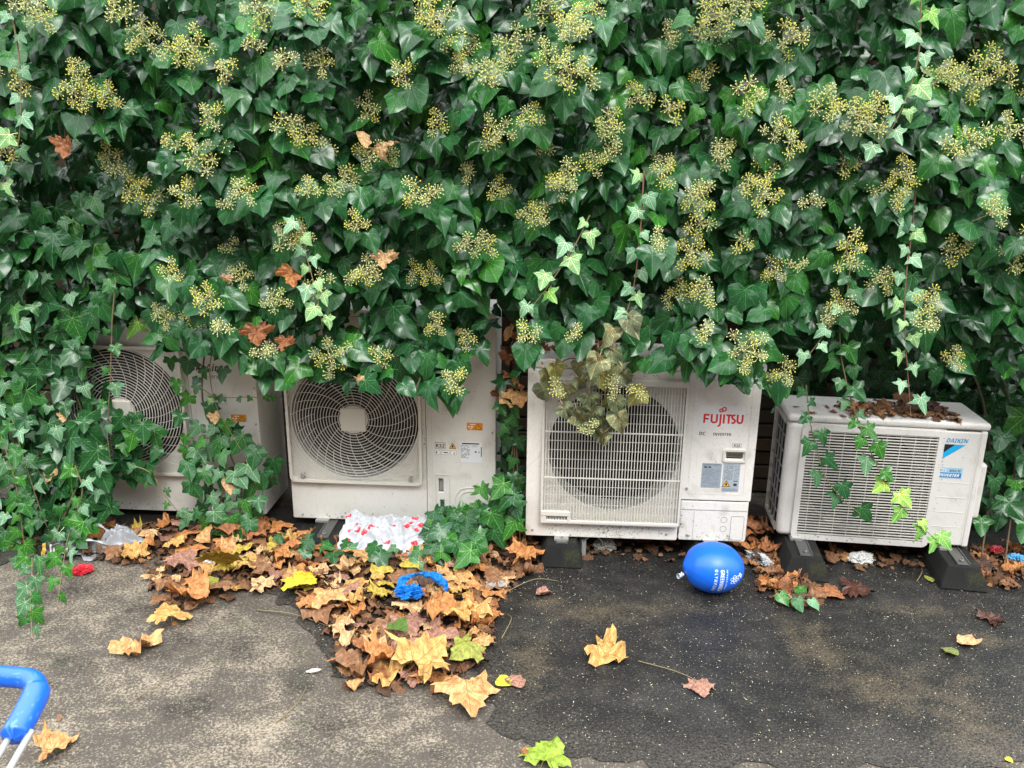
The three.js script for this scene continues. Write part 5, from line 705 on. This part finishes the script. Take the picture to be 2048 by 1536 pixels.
function drop(geo, mat, x, y, z, size, turn, tx, tz, label, group) {
  const m = single('fallen_leaf', geo, mat, label, 'leaf', group);
  m.quaternion.setFromEuler(new THREE.Euler(0, turn, 0)).multiply(new THREE.Quaternion().setFromEuler(new THREE.Euler(-Math.PI / 2 + tx, tz, 0))); m.scale.setScalar(size);
  // rest its lowest point at y
  const p = geo.attributes.position, v = V(); let lo = 9; for (let i = 0; i < p.count; i++) { v.fromBufferAttribute(p, i).multiplyScalar(size).applyQuaternion(m.quaternion); lo = Math.min(lo, v.y); }
  const c = V(0, -0.35 * size, 0).applyQuaternion(m.quaternion); m.position.set(x - c.x, y - lo, z - c.z); return m;
}
const HL = [
  [flatish[0], 'tan', 0.25, 'large tan plane leaf at the very tip of the leaf drift'], [flatish[1], 'ochre', 2.6, 'largest yellow-tan plane leaf near the front of the drift'], [curled[0], 'orange', 2.0, 'orange plane leaf left of the largest yellow-tan one'],
  [flatish[2], 'moss', -0.8, 'yellow-green leaf with browned edge at the drift\'s right side'], [heart, 'lime', 1.2, 'lime-yellow heart-shaped leaf beside the drift\'s tip'], [flatish[3], 'pink', 0.6, 'pinkish-brown leaf scrap just right of the lime leaf'],
  [heart, 'pink', 3.0, 'mauve-brown round leaf in the middle of the drift\'s nose'], [flatish[1], 'ochre', -2.4, 'broad yellow-brown plane leaf right of the orange folded one'], [curled[1], 'orange', 1.6, 'upturned orange leaf below the blue cloth'],
  [ivyFlat, 'green', 0.8, 'dark green fallen ivy leaf on the brown drift'], [flatish[0], 'tan', -0.5, 'tan plane leaf at the drift\'s left shoulder'], [flatish[2], 'yellow', 1.1, 'bright yellow leaf at the drift\'s left margin'],
  [curled[5], 'ochre', 1.1, 'folded ochre leaf alone on the dark tarmac'], [flatish[2], 'pink', 0.1, 'small pinkish leaf alone on the tarmac'], [flatish[3], 'pale', 1.3, 'pale tan toothed leaf at the right on the tarmac'], [heart, 'olive', 2.2, 'dull olive leaf right on the tarmac, below a tan one'],
  [curled[5], 'tan', 0.5, 'curled tan leaf alone on the concrete at the left'], [willow, 'brown', 0.4, 'narrow brown leaf scrap near the blue handle'], [curled[0], 'tan', 2.4, 'crinkled tan leaf at the bottom left near the trolley wires'], [flatish[0], 'leafy', 2.8, 'green and yellow plane leaf at the bottom edge'],
  [curled[4], 'rust', 0.3, 'small curled brown leaf beside the green one at the bottom edge'], [flatish[1], 'orange', 1.9, 'orange plane leaf leaning on the first block of the red-lettered unit'], [curled[3], 'pink', 1.4, 'rolled pinkish scrap on the tarmac before the red-lettered unit'],
  [flatish[2], 'mustard', 3.3, 'mustard plane leaf standing up in the drift'], [flatish[0], 'rust', 2.9, 'big rust-brown leaf under the corner of the leftmost unit'], [curled[0], 'orange', 0.9, 'long curled orange leaf at the left end of the drift'],
  [heart, 'lime', 0.4, 'tiny fresh green leaf at the bottom right corner'], [flatish[1], 'orange', 0.4, 'orange star-shaped leaf in front of the mossy block'], [flatish[3], 'pale', -0.6, 'pale tan leaf touching the broken ivy sprig'],
  [flatish[0], 'wet', 1.3, 'wet dark-red leaf plastered flat before the low unit'], [flatish[2], 'rust', 0.7, 'rusty leaf right of the broken ivy sprig'], [ivyFlat, 'moss', 1.8, 'little green leaf before the right rubber block'], [flatish[1], 'wet', 2.2, 'wet maroon leaf flat on the tarmac at the right'],
  [heart, 'mustard', 0.9, 'mustard rounded leaf below the red-spotted bag'], [flatish[2], 'tan', 2.5, 'tan leaf pointing up below the red-spotted bag'], [flatish[3], 'moss', 0.2, 'greenish-yellow leaf low in the left of the drift']];
HERO.forEach(([x, z, s], i) => {
  if (i === 4) { x += 0.035; z -= 0.02; }
  const [g, k, turn, label] = HL[i], pileUp = inPoly(DRIFT, x, z) && i !== 0 ? 0.05 : 0.001, wet = k === 'wet';
  drop(g, K[k], x, pileUp, z, s * (g === folded ? 0.9 : 0.95), turn, wet ? 0 : i === 23 ? 0.7 : g === folded ? 0 : R(-0.12, 0.2), wet ? 0 : g === folded ? 1.0 : R(-0.15, 0.15), label);
});
const LOOKS = { ochre: 'yellow-ochre', tan: 'tan', orange: 'orange-brown', rust: 'rust-brown', brown: 'dull brown', pale: 'pale buff', dark: 'dark rotting', mustard: 'mustard-yellow', pink: 'pinkish-brown', wet: 'wet dark-red' };
const MARKS = [['the blue plastic strip', -0.375, 0.42], ['the red-spotted bag', -0.63, -0.02], ['the grey plastic bag', -1.8, 0.06], ['the low ivy patch', -0.27, 0.14], ['the ivy bush', -1.32, 0.0], ['the mustard leaf', HERO[23][0], HERO[23][1]], ['the bright yellow leaf', HERO[11][0], HERO[11][1]], ['the yellow-tan leaf', HERO[1][0], HERO[1][1]], ['the mauve round leaf', HERO[6][0], HERO[6][1]], ['the rubber block by the bag', -0.9, 0.0], ['the dark green ivy leaf', HERO[9][0], HERO[9][1]], ['the long curled orange leaf', HERO[25][0], HERO[25][1]], ['the white foil scrap', -1.29, 0.2], ['the grey plastic disc', -0.1, 0.27], ['the big rust-brown leaf', HERO[24][0], HERO[24][1]], ['the first rubber foot', 0.157, 0.07], ['the mossy block', 1.165, 0.1], ['the broken ivy sprig', 1.08, 0.3], ['the pale blue wrapper', 2.12, -0.1]];
const used = new Map();
function where(look, curl, x, z) { // say which leaf this is by the nearest landmark
  let best = null, d = 9; for (const m of MARKS) { const q = Math.hypot(x - m[1], z - m[2]); if (q < d) { d = q; best = m; } }
  const dx = x - best[1], dz = z - best[2], side = Math.abs(dx) > 2 * Math.abs(dz) ? (dx < 0 ? 'left of' : 'right of') : Math.abs(dz) > 2 * Math.abs(dx) ? (dz < 0 ? 'behind' : 'in front of') : `${dz < 0 ? 'behind' : 'before'} and ${dx < 0 ? 'left' : 'right'} of`;
  const base = `${look} ${curl ? 'curled ' : ''}leaf ${d < 0.1 ? 'close' : d < 0.2 ? 'a bit' : 'farther'} ${side} ${best[0]}`; used.set(base, (used.get(base) ?? 0) + 1); return base;
}
const mixKinds = ['tan', 'orange', 'rust', 'tan', 'orange', 'pale', 'brown', 'tan', 'orange', 'mustard', 'pink', 'ochre', 'brown', 'pale', 'ochre', 'dark'];
const inUnit = (x, z) => (Math.abs(x + 0.63) < 0.2 && z < 0.07 && z > -0.2) || (x > -2.2 && x < -1.2 && z < -0.16) || (x > -1.12 && x < -0.12 && z < -0.13);
for (const [x, z] of [...scatter(DRIFT, 0.066), ...scatter(NECK, 0.095)]) {
  if (inUnit(x, z) || rnd() < 0.12) continue; const k = pick(mixKinds), deep = clamp(0.3 + 0.7 * (1 - smooth(0.1, 0.6, z)));
  const cu = rnd() < 0.62; drop(cu ? pick(curled) : pick(flatish), K[k], x, R(0.002, 0.034) * deep + 0.002, z, R(0.05, 0.108), R(0, 6.28), R(-0.3, 0.3), R(-0.3, 0.3), where(LOOKS[k], cu, x, z), 'leaves of the long drift');
}
for (const [poly, gap] of [[HEARTH, 0.075], [NOOK, 0.08]]) for (const [x, z] of scatter(poly, gap)) { const k = pick(['orange', 'rust', 'brown', 'tan', 'dark']), cu = rnd() < 0.75; drop(cu ? pick(curled) : flatish[0], K[k], x, R(0.002, 0.02), z, R(0.05, 0.09), R(0, 6.28), R(-0.3, 0.3), R(-0.3, 0.3), where(LOOKS[k], cu, x, z), poly === HEARTH ? 'leaves around the mossy block' : 'leaves at the right edge'); }
// between the units, on the low unit's top and on the third unit's top
let KT;
for (let k = 0; k < 8; k++) drop(pick(curled), K[pick(['orange', 'rust', 'brown'])], R(0.99, 1.07), R(0, 0.03) + 0.06 * k / 8, R(-0.4, -0.05), R(0.06, 0.1), R(0, 6.28), R(-0.4, 0.4), R(-0.4, 0.4), 'brown leaf wedged on the ground between the two right-hand units', 'leaves wedged between the right units');
for (let k = 0; k < 11; k++) { const x = R(1.36, 1.72), z = -0.07 - R(0.01, 0.2) + (x - 1.36) * 0.075; drop(pick([curled[3], curled[4], flatish[3], willow, curled[1]]), K[KT = pick(['rust', 'brown', 'dark', 'rust', 'wet', 'orange'])], x, 0.658 + R(0, 0.012), z, R(0.04, 0.075), R(0, 6.28), R(-0.25, 0.25), R(-0.25, 0.25), `${LOOKS[KT]} leaf on the low slatted unit's top, ${x < 1.55 ? 'left' : 'right'} half of the heap`, 'leaves on top of the low unit'); }
for (let k = 0; k < 5; k++) drop(pick([willow, curled[4], flatish[3]]), K.brown, R(1.14, 1.34), 0.658, R(-0.2, -0.04), R(0.03, 0.05), R(0, 6.28), 0, 0, 'small brown scrap lying alone on the low unit\'s top, left of the leaf heap', 'scraps on top of the low unit');
for (let k = 0; k < 7; k++) drop(pick(curled), K[pick(['orange', 'rust', 'tan'])], R(0.02, 0.32), 0.889 + R(0, 0.012), R(-0.2, -0.03), R(0.05, 0.08), R(0, 6.28), R(-0.3, 0.3), R(-0.3, 0.3), 'brown curled leaf on top of the red-lettered unit', 'leaves on top of the third unit');
for (let k = 0; k < 10; k++) { const y = R(0.62, 0.95); drop(pick(curled), K[pick(['orange', 'rust', 'tan', 'brown'])], R(-0.11, -0.035), y, R(-0.16, -0.04), R(0.06, 0.095), R(0, 6.28), R(0.5, 1.3), R(-0.6, 0.6), 'brown leaf caught in the ivy column between the middle units', 'leaves caught between the middle units'); }
const CL = ['curled brown leaf caught in the ivy left above the second unit', 'buff leaf caught in the upper middle of the ivy curtain', 'torn buff leaf just below the upper caught buff leaf', 'buff leaf caught over the spiral grille of the second unit', 'tan crumpled leaf caught in the ivy at far left', 'tan leaf caught in the glossy ivy bush', 'brown shrivelled leaf above the gap of the tall units', 'brown folded leaf at the top edge of the second unit', null, null, null, null, 'buff scrap caught in the ivy above the second unit', 'small orange leaf stuck on the leftmost unit\'s panel', 'small red-brown leaf among the top flower heads', 'buff scrap caught low in the left ivy', 'narrow brown leaf deep in the upper left ivy', 'small brown scrap caught in the left ivy'];
CAUGHT.forEach(([x, y, z, s], i) => { if (!CL[i]) return; const f = Math.max(face(x, y) + 0.06, unitFront(x, y) + 0.02, z); drop(pick([curled[0], curled[5], curled[1], flatish[3]]), i === 6 || i === 7 || i === 16 ? K.rust : i === 14 ? K.wet : i === 0 ? K.orange : K.pale, x, y - s * 0.4, y > 0.75 ? f : -0.04, s * 1.25, R(-0.6, 0.6), R(0.8, 1.4), R(-0.5, 0.5), CL[i]); });
{ // crumbled leaf litter under the drift and in the corners
  const g = dl(LINDEN, { petiole: 0, crumple: 0.4, rings: [1] }, 430), spots = [...scatter(DRIFT, 0.026), ...scatter(HEARTH, 0.024), ...scatter(NOOK, 0.03), ...scatter([[1.33, -0.26], [1.76, -0.23], [1.76, -0.04], [1.33, -0.08]], 0.022).map((p) => [p[0], p[1], 0.658]), ...scatter([[-2.6, -0.2], [2.3, -0.25], [2.3, -0.02], [1, 0.02], [0, -0.02], [-2.6, 0.1]], 0.035)].filter(([x, z, y]) => y || !inUnit(x, z));
  const im = new THREE.InstancedMesh(g, dead(mapTan, 1, 1, 1, 0.8), spots.length), m = new THREE.Matrix4(), q = new THREE.Quaternion(), e = new THREE.Euler(), c = new THREE.Color();
  spots.forEach(([x, z, y], k) => { const t = R(0.35, 1.1); m.compose(V(x, (y ?? 0) + 0.004 + R(0, y ? 0.008 : 0.02), z), q.setFromEuler(e.set(-Math.PI / 2 + R(-0.5, 0.5), R(-0.5, 0.5), R(0, 6.28))), V(1, 1, 1).multiplyScalar(R(0.015, 0.06))); im.setMatrixAt(k, m); im.setColorAt(k, rnd() < 0.3 ? c.setRGB(0.5 * t, 0.3 * t, 0.15 * t) : c.setRGB(0.27 * t, 0.15 * t, 0.085 * t)); });
  im.name = 'leaf_litter'; finish(im); scene.add(im); tag(im, 'crumbled brown leaf litter along the foot of the wall', 'leaf litter', null, 'stuff');
}

// ---------------------------------------------------------------- litter and other things on the ground
function crumpled(w, h, d, amp, f, seed, sheetlike = 0) { // a crumpled film: a squashed ball broken by ridged noise
  const g = new THREE.IcosahedronGeometry(1, 12); const p = g.attributes.position, v = V();
  for (let i = 0; i < p.count; i++) { v.fromBufferAttribute(p, i).normalize(); const n = 1 - Math.abs(noise3(v.x * f + seed, v.y * f, v.z * f)), n2 = 1 - Math.abs(noise3(v.x * f * 2.3, v.y * f * 2.3 + seed, v.z * f * 2.3)), k = 1 + amp * (n - 0.6) + amp * 0.5 * (n2 - 0.6) + sheetlike * noise3(v.x * 1.6, v.y * 1.6, v.z * 1.6 + seed); p.setXYZ(i, v.x * k * w / 2, Math.max(-h * 0.42, v.y * k * h / 2), v.z * k * d / 2); }
  const q = new THREE.BufferGeometry(); q.setAttribute('position', p); q.setAttribute('uv', g.attributes.uv); q.computeVertexNormals(); return toCreasedNormals(q, 0.5);
}
const film = (r, g, b, rough = 0.35, map) => phys({ color: C(r, g, b), roughness: rough, map: map ?? null, side: THREE.DoubleSide });
{
  const g = new THREE.PlaneGeometry(0.24, 0.2, 50, 44), p = g.attributes.position;
  for (let i = 0; i < p.count; i++) { const x = p.getX(i), y = p.getY(i), e = 1 - smooth(0.25, 1, Math.hypot((x - 0.03) / 0.11, y / 0.1)), r1 = 1 - Math.abs(noise2(x * 13 - y * 9 + 31, y * 10)), r2 = 1 - Math.abs(noise2(x * 30 + y * 14, y * 24 + 18)); p.setXYZ(i, x * (1 + 0.25 * noise2(y * 11, 14)), y * (1 + 0.3 * noise2(x * 12, 17)), 0.004 + 0.085 * e * (0.3 + 0.7 * r1 * r1) + 0.012 * r2 * r2 * (0.3 + e)); }
  g.rotateX(-Math.PI / 2 + 0.2); g.computeVertexNormals();
  const b = single('plastic_bag', [g, tube([[-0.1, 0.02, 0.05], [-0.105, 0.075, 0.02], [-0.05, 0.095, 0.01], [0.0, 0.07, 0.02]], (t) => 0.006 + 0.003 * Math.sin(t * 20), 20, 6), tube([[-0.11, 0.01, 0.07], [-0.08, 0.05, 0.07], [-0.03, 0.05, 0.07], [0.01, 0.03, 0.06]], (t) => 0.005 + 0.003 * Math.sin(t * 17), 20, 6)], film(0.34, 0.36, 0.385, 0.25), 'crumpled grey plastic bag at the foot of the left ivy', 'bag'); b.position.set(-1.8, 0.02, 0.06);
}
{ // carrier bag with red roundels
  const t = canvasTex(512, 512, (g, w) => { g.fillStyle = '#bcc0c5'; g.fillRect(0, 0, w, w); const h = mulberry(21); for (let k = 0; k < 22; k++) { const x = h() * w, y = h() * w, r = 17 + h() * 9; g.fillStyle = '#d8283c'; g.beginPath(); g.arc(x, y, r, 0, 7); g.fill(); g.strokeStyle = '#f3d0d4'; g.lineWidth = 2.5; g.beginPath(); g.moveTo(x - r * 0.5, y); g.quadraticCurveTo(x, y - r * 0.9, x + r * 0.5, y + r * 0.2); g.stroke(); } g.strokeStyle = '#e58a96'; g.lineWidth = 2; for (let k = 0; k < 26; k++) { const x = h() * w, y = h() * w; g.beginPath(); g.moveTo(x, y); g.lineTo(x + 10 + 26 * h(), y + (h() - 0.5) * 16); g.stroke(); } });
  const g = new THREE.PlaneGeometry(0.38, 0.24, 70, 46), p = g.attributes.position;
  for (let i = 0; i < p.count; i++) { const x = p.getX(i), y = p.getY(i), e = 1 - smooth(0.3, 1, Math.hypot(x / 0.19, y / 0.12)), r1 = 1 - Math.abs(noise2(x * 9 + y * 5 + 3, y * 6)), r2 = 1 - Math.abs(noise2(x * 22 - y * 9, y * 13 + 8)); p.setXYZ(i, x * (1 - 0.08 * noise2(y * 9, 4)), y * (1 + 0.2 * noise2(x * 8, 7)), 0.008 + 0.06 * e * (0.35 + 0.65 * r1 * r1) + 0.014 * r2 * r2); }
  g.rotateX(-Math.PI / 2 + 0.36); g.computeVertexNormals();
  const b = single('carrier_bag', g, phys({ map: t, roughness: 0.32, side: THREE.DoubleSide }), 'white carrier bag printed with red roundels, squashed under the second unit', 'bag'); b.position.set(-0.63, 0.045, -0.045); b.rotation.y = -0.06;
}
{
  const c = single('blue_cloth', [tube([[-0.075, 0.02, 0.045], [-0.085, 0.05, 0.0], [-0.03, 0.065, -0.035], [0.03, 0.06, -0.035], [0.08, 0.045, -0.005], [0.09, 0.02, 0.035]], (t) => 0.0115 + 0.006 * Math.sin(t * 11) , 46, 12), crumpled(0.09, 0.035, 0.06, 0.7, 2.4, 14, 0.3).translate(-0.05, 0.03, 0.04)], film(0.01, 0.2, 0.62, 0.4), 'crumpled bright blue plastic strip arched on the leaf drift', 'litter');
  const p = c.geometry.attributes.position; for (let i = 0; i < p.count; i++) { const x = p.getX(i), y = p.getY(i), z = p.getZ(i), k = 0.012 * (0.5 - Math.abs(noise3(x * 30, y * 30, z * 30))); p.setXYZ(i, x + k, y + k * 1.4, z + k); } c.geometry.computeVertexNormals(); c.position.set(-0.375, 0.05, 0.42);
}
const bits = [['wrapper', crumpled(0.07, 0.03, 0.045, 0.9, 2.5, 31, 0.3), film(0.62, 0.03, 0.05, 0.35), -1.82, 0.012, 0.27, 'crumpled red wrapper on the dirt at the left', 0.3], ['foam_lump', crumpled(0.105, 0.045, 0.07, 0.35, 1.6, 33, 0.15), std({ color: C(0.55, 0.55, 0.52), roughness: 0.9 }), 1.45, 0.018, -0.06, 'pale foam lump under the low slatted unit', 0.2], ['wrapper', crumpled(0.1, 0.03, 0.05, 0.9, 2.6, 35, 0.3), film(0.5, 0.52, 0.54, 0.25), 1.0, 0.03, 0.0, 'silvery torn wrapper between balloon and mossy block', -0.9], ['wrapper', crumpled(0.06, 0.03, 0.05, 0.9, 2.6, 37, 0.3), film(0.12, 0.42, 0.68, 0.3), 2.12, 0.02, -0.1, 'pale blue wrapper scrap at the right edge', 0.5], ['wrapper', crumpled(0.05, 0.024, 0.04, 0.8, 2.6, 39, 0.3), film(0.5, 0.05, 0.07, 0.3), 2.07, 0.03, -0.16, 'tiny red scrap behind the pale blue wrapper', 0.5], ['wrapper', crumpled(0.055, 0.03, 0.04, 0.9, 2.6, 41, 0.3), film(0.6, 0.62, 0.64, 0.3), -1.29, 0.04, 0.2, 'white foil scrap in the left of the leaf drift', 0.1], ['plastic_disc', crumpled(0.09, 0.012, 0.08, 0.2, 1.2, 43, 0.05), film(0.32, 0.32, 0.3, 0.2), -0.1, 0.03, 0.27, 'dull grey plastic disc at the right margin of the drift', 0.4], ['paper_scrap', crumpled(0.05, 0.02, 0.035, 0.8, 2, 45, 0.2), std({ color: C(0.62, 0.6, 0.56), roughness: 0.9 }), -0.6, 0.035, 0.06, 'white paper scrap below the red-spotted bag', 0.1], ['paper_scrap', crumpled(0.085, 0.05, 0.06, 0.6, 2, 47, 0.2), std({ color: C(0.4, 0.38, 0.34), roughness: 0.9 }), 0.35, 0.02, -0.09, 'dirty crumpled paper under the red-lettered unit', 0.1], ['paper_scrap', crumpled(0.04, 0.008, 0.015, 0.5, 2, 49, 0.2), std({ color: C(0.62, 0.58, 0.5), roughness: 0.9 }), -0.68, 0.004, 0.85, 'thin white paper strip at the drift\'s left front', 0.3]];
for (const [n, g, m, x, y, z, label, turn] of bits) { const o = single(n, g, m, label, n === 'foam_lump' ? 'foam' : 'litter'); o.position.set(x, y, z); o.rotation.y = turn; }
{
  const t = canvasTex(256, 128, (g, w, h) => { g.fillStyle = '#24211f'; g.fillRect(0, 0, w, h); g.fillStyle = '#a8861c'; g.fillRect(0, 0, w * 0.1, h); g.fillStyle = '#a9a7a0'; for (const [x, y, a, b] of [[60, 20, 14, 70], [84, 44, 12, 50], [110, 30, 12, 66], [134, 50, 14, 44], [160, 40, 10, 60], [184, 54, 16, 40], [214, 36, 10, 50]]) g.fillRect(x, y, a, b); });
  const g = new THREE.PlaneGeometry(0.13, 0.07, 20, 10), p = g.attributes.position; for (let i = 0; i < p.count; i++) p.setZ(i, 0.012 * noise2(p.getX(i) * 20, p.getY(i) * 20) + 0.01); g.rotateX(-0.9); g.computeVertexNormals();
  const o = single('wrapper', g, phys({ map: t, roughness: 0.4, side: THREE.DoubleSide }), 'black packet with white letters half under the left ivy', 'litter'); o.position.set(-1.98, 0.035, 0.16); o.rotation.y = 0.3;
}
{ // bent steel bracket
  const b = single('bracket', [bar([[-0.05, 0.07], [-0.02, 0.09], [0.02, 0.085], [0.045, 0.05], [0.05, 0.0]], 0.006, 0.03, 0), bx(-0.055, -0.035, 0.0, 0.075, -0.015, 0.015)], M.zinc, 'bent steel bracket beside the first rubber block of the red-lettered unit', 'bracket'); b.position.set(0.29, 0.002, -0.05); b.rotation.y = 0.4;
}
const TW_ = [[[-1.0, 0.004, 0.5], [-0.85, 0.012, 0.53], [-0.68, 0.004, 0.6], 'long thin twig on the concrete left of the drift'], [[-1.2, 0.004, 1.03], [-1.17, 0.01, 0.98], [-1.14, 0.004, 0.9], 'short pale twig on the concrete right of the blue handle'], [[-0.72, 0.0, 1.1], [-0.68, 0.01, 1.02], [-0.68, 0.0, 0.93], 'curved dry twig on the bare concrete'], [[-0.08, 0.004, 0.32], [0.05, 0.03, 0.24], [0.14, 0.004, 0.2], 'leaf stalk twig before the red-lettered unit\'s first block'], [[0.42, 0.004, 0.72], [0.55, 0.008, 0.78], [0.66, 0.004, 0.86], 'fine dark twig on the tarmac beside the folded ochre leaf'], [[1.62, 0.004, 0.1], [1.66, 0.02, 0.05], [1.69, 0.004, -0.02], 'pale twig leaning before the right rubber block'], [[-0.06, 0.004, 0.62], [-0.03, 0.03, 0.53], [-0.05, 0.01, 0.47], 'thin yellow stalk at the right flank of the drift']];
for (const [a, b, c, label] of TW_) single('twig', tube([a, b, c], (t) => 0.0022 - 0.001 * t, 10, 5), M.shootStem, label, 'twig');

{ // the blue balloon, printed in white
  const t = canvasTex(1024, 2048, (g, w, h) => { // across: along the balloon; down: round it
    g.fillStyle = '#0668e4'; g.fillRect(0, 0, w, h); g.fillStyle = '#eef3fa'; g.strokeStyle = '#eef3fa'; g.textAlign = 'left';
    for (const [text, x, px, len] of [['I N T E R N A T I O N A L', 572, 34, 300], ['GREENWICH', 470, 92, 340], ['O L Y M P I A D', 378, 70, 340]]) { g.save(); g.translate(x, 880); g.rotate(Math.PI / 2); g.font = `bold ${px}px sans-serif`; g.fillText(text, 0, 0, len); g.restore(); }
    g.save(); g.translate(742, 1030); g.scale(1, 0.78); g.lineWidth = 10; for (let k = 0; k < 3; k++) { g.beginPath(); g.ellipse(0, 0, 92, 36, k * 1.047 + 0.3, 0, 7); g.stroke(); } g.beginPath(); g.arc(0, 0, 17, 0, 7); g.fill(); for (const [x, y] of [[82, -70], [112, -34], [108, -78], [136, -56], [130, -8], [92, -106]]) { g.beginPath(); g.arc(x, y, 17, 0, 7); g.fill(); } g.restore();
  });
  const b = thing('balloon', 'half-deflated blue balloon with white printed lettering on the tarmac', 'balloon', [0.762, 0.1, 0.215]);
  const g = new THREE.SphereGeometry(1, 64, 40), p = g.attributes.position, v = V();
  for (let i = 0; i < p.count; i++) { v.fromBufferAttribute(p, i); const pin = v.x < -0.75 ? 1 - 0.35 * smooth(-0.75, -1, v.x) : 1, wr = 0.012 * Math.sin(Math.atan2(v.y, v.z) * 14) * smooth(-0.4, -0.95, v.x); p.setXYZ(i, v.x * 0.122 - (1 - pin) * 0.01, (v.y * 0.099) * (pin + wr) - (v.y < -0.9 ? 0 : 0), v.z * 0.108 * (pin + wr)); const uu = g.attributes.uv; uu.setXY(i, 0.5 + v.x * 0.5, 0.5 + Math.atan2(v.y, v.z) / (Math.PI * 2)); }
  for (let i = 0; i < p.count; i++) { const y = p.getY(i); if (y < -0.092) p.setY(i, -0.1 - 0.0001 * i / p.count); }
  g.computeVertexNormals(); const s = part('skin', g, phys({ map: t, roughness: 0.42, clearcoat: 0.25, clearcoatRoughness: 0.35 }), b); s.rotation.set(0.0, 0.15, -0.06);
  part('knot', [tube([[-0.118, -0.025, 0.02], [-0.132, -0.03, 0.024], [-0.142, -0.03, 0.03]], (q) => 0.006 + 0.006 * q, 8, 8), new THREE.TorusGeometry(0.009, 0.004, 6, 12).rotateY(1.2).translate(-0.128, -0.028, 0.022)], std({ color: C(0.5, 0.55, 0.62), roughness: 0.5 }), b);
}
{ // the shopping trolley whose handle reaches into the picture at the lower left
  const T = thing('shopping_trolley', 'shopping trolley with a blue plastic handle, lower left corner', 'trolley', [0, 0, 0]);
  const scuff = dataTex(256, 256, (u, v) => { const s = smooth(0.35, 0.8, noise2(u * 70, v * 9) * 0.6 + fbm(u * 22, v * 10)), d = smooth(0.2, 0.7, fbm(u * 9 + 4, v * 5)); return [mix(0.008, 0.12, s * 0.5), mix(0.12 * (1 - 0.25 * d), 0.3, s * 0.5), mix(0.68 * (1 - 0.2 * d), 0.75, s * 0.5)]; }), blue = phys({ map: scuff, roughness: 0.34, clearcoat: 0.3, clearcoatRoughness: 0.3 });
  part('handle', tube([[-1.0, 1.076, 2.47], [-1.035, 1.084, 2.4], [-1.03, 1.088, 2.36], [-0.98, 1.09, 2.35], [-0.75, 1.09, 2.352], [-0.545, 1.09, 2.354], [-0.506, 1.089, 2.358], [-0.49, 1.088, 2.375], [-0.482, 1.086, 2.4], [-0.474, 1.08, 2.444]], (t) => (t < 0.004 || t > 0.996 ? 0.001 : t < 0.008 || t > 0.992 ? 0.011 : t < 0.12 || t > 0.9 ? 0.0145 : 0.012), 240, 18), blue, T);
  for (const [x, e] of [[-0.482, -0.46], [-0.462, -0.44], [-1.0, -1.02], [-0.985, -0.99]]) part('arm_wire', tube([[x, 1.08, 2.43], [x + (e - x) * 0.6, 1.064, 2.52], [e, 1.02, 2.6], [e, 0.96, 2.68]], 0.0036, 16, 8), M.zinc, T);
  const w = [], rod = (a, b, r = 0.003) => { const A = V(...a), B = V(...b), d = B.clone().sub(A), g = new THREE.CylinderGeometry(r, r, d.length(), 6).applyQuaternion(new THREE.Quaternion().setFromUnitVectors(V(0, 1, 0), d.normalize())).translate((a[0] + b[0]) / 2, (a[1] + b[1]) / 2, (a[2] + b[2]) / 2); w.push(g); };
  const q = (s, t, y) => [mix(-1.02, -0.44, s), y, mix(2.62, 3.4, t)];
  for (const y of [0.97, 0.8, 0.62, 0.45]) { rod(q(0, 0, y), q(1, 0, y), 0.004); rod(q(0, 1, y), q(1, 1, y), 0.004); rod(q(0, 0, y), q(0, 1, y), 0.004); rod(q(1, 0, y), q(1, 1, y), 0.004); }
  for (let k = 0; k <= 14; k++) { const s = k / 14; rod(q(s, 0, 0.45), q(s, 0, 0.97)); rod(q(s, 1, 0.45), q(s, 1, 0.97)); rod(q(0, s, 0.45), q(0, s, 0.97)); rod(q(1, s, 0.45), q(1, s, 0.97)); rod(q(s, 0, 0.45), q(s, 1, 0.45)); }
  part('basket', w, M.chrome, T);
  const fr = []; const keep = w.splice(0); for (const s of [0.04, 0.96]) { rod(q(s, 0.02, 0.45), q(s, 0.1, 0.12), 0.012); rod(q(s, 0.1, 0.12), q(s, 0.92, 0.16), 0.012); rod(q(s, 0.92, 0.16), q(s, 0.92, 0.45), 0.012); } part('chassis', w, M.chrome, T);
  for (const [s, t] of [[0.04, 0.1], [0.96, 0.1], [0.04, 0.92], [0.96, 0.92]]) { const c = q(s, t, 0.06), wh = part('wheel', new THREE.CylinderGeometry(0.06, 0.06, 0.03, 24).rotateZ(Math.PI / 2), M.black, T); wh.position.set(...c); const f = part('fork', [bx(c[0] - 0.024, c[0] - 0.018, 0.05, 0.13, c[2] - 0.015, c[2] + 0.015), bx(c[0] + 0.018, c[0] + 0.024, 0.05, 0.13, c[2] - 0.015, c[2] + 0.015), bx(c[0] - 0.024, c[0] + 0.024, 0.13, 0.14, c[2] - 0.02, c[2] + 0.02)], M.zinc, T); }
}
renderer.render(scene, camera);
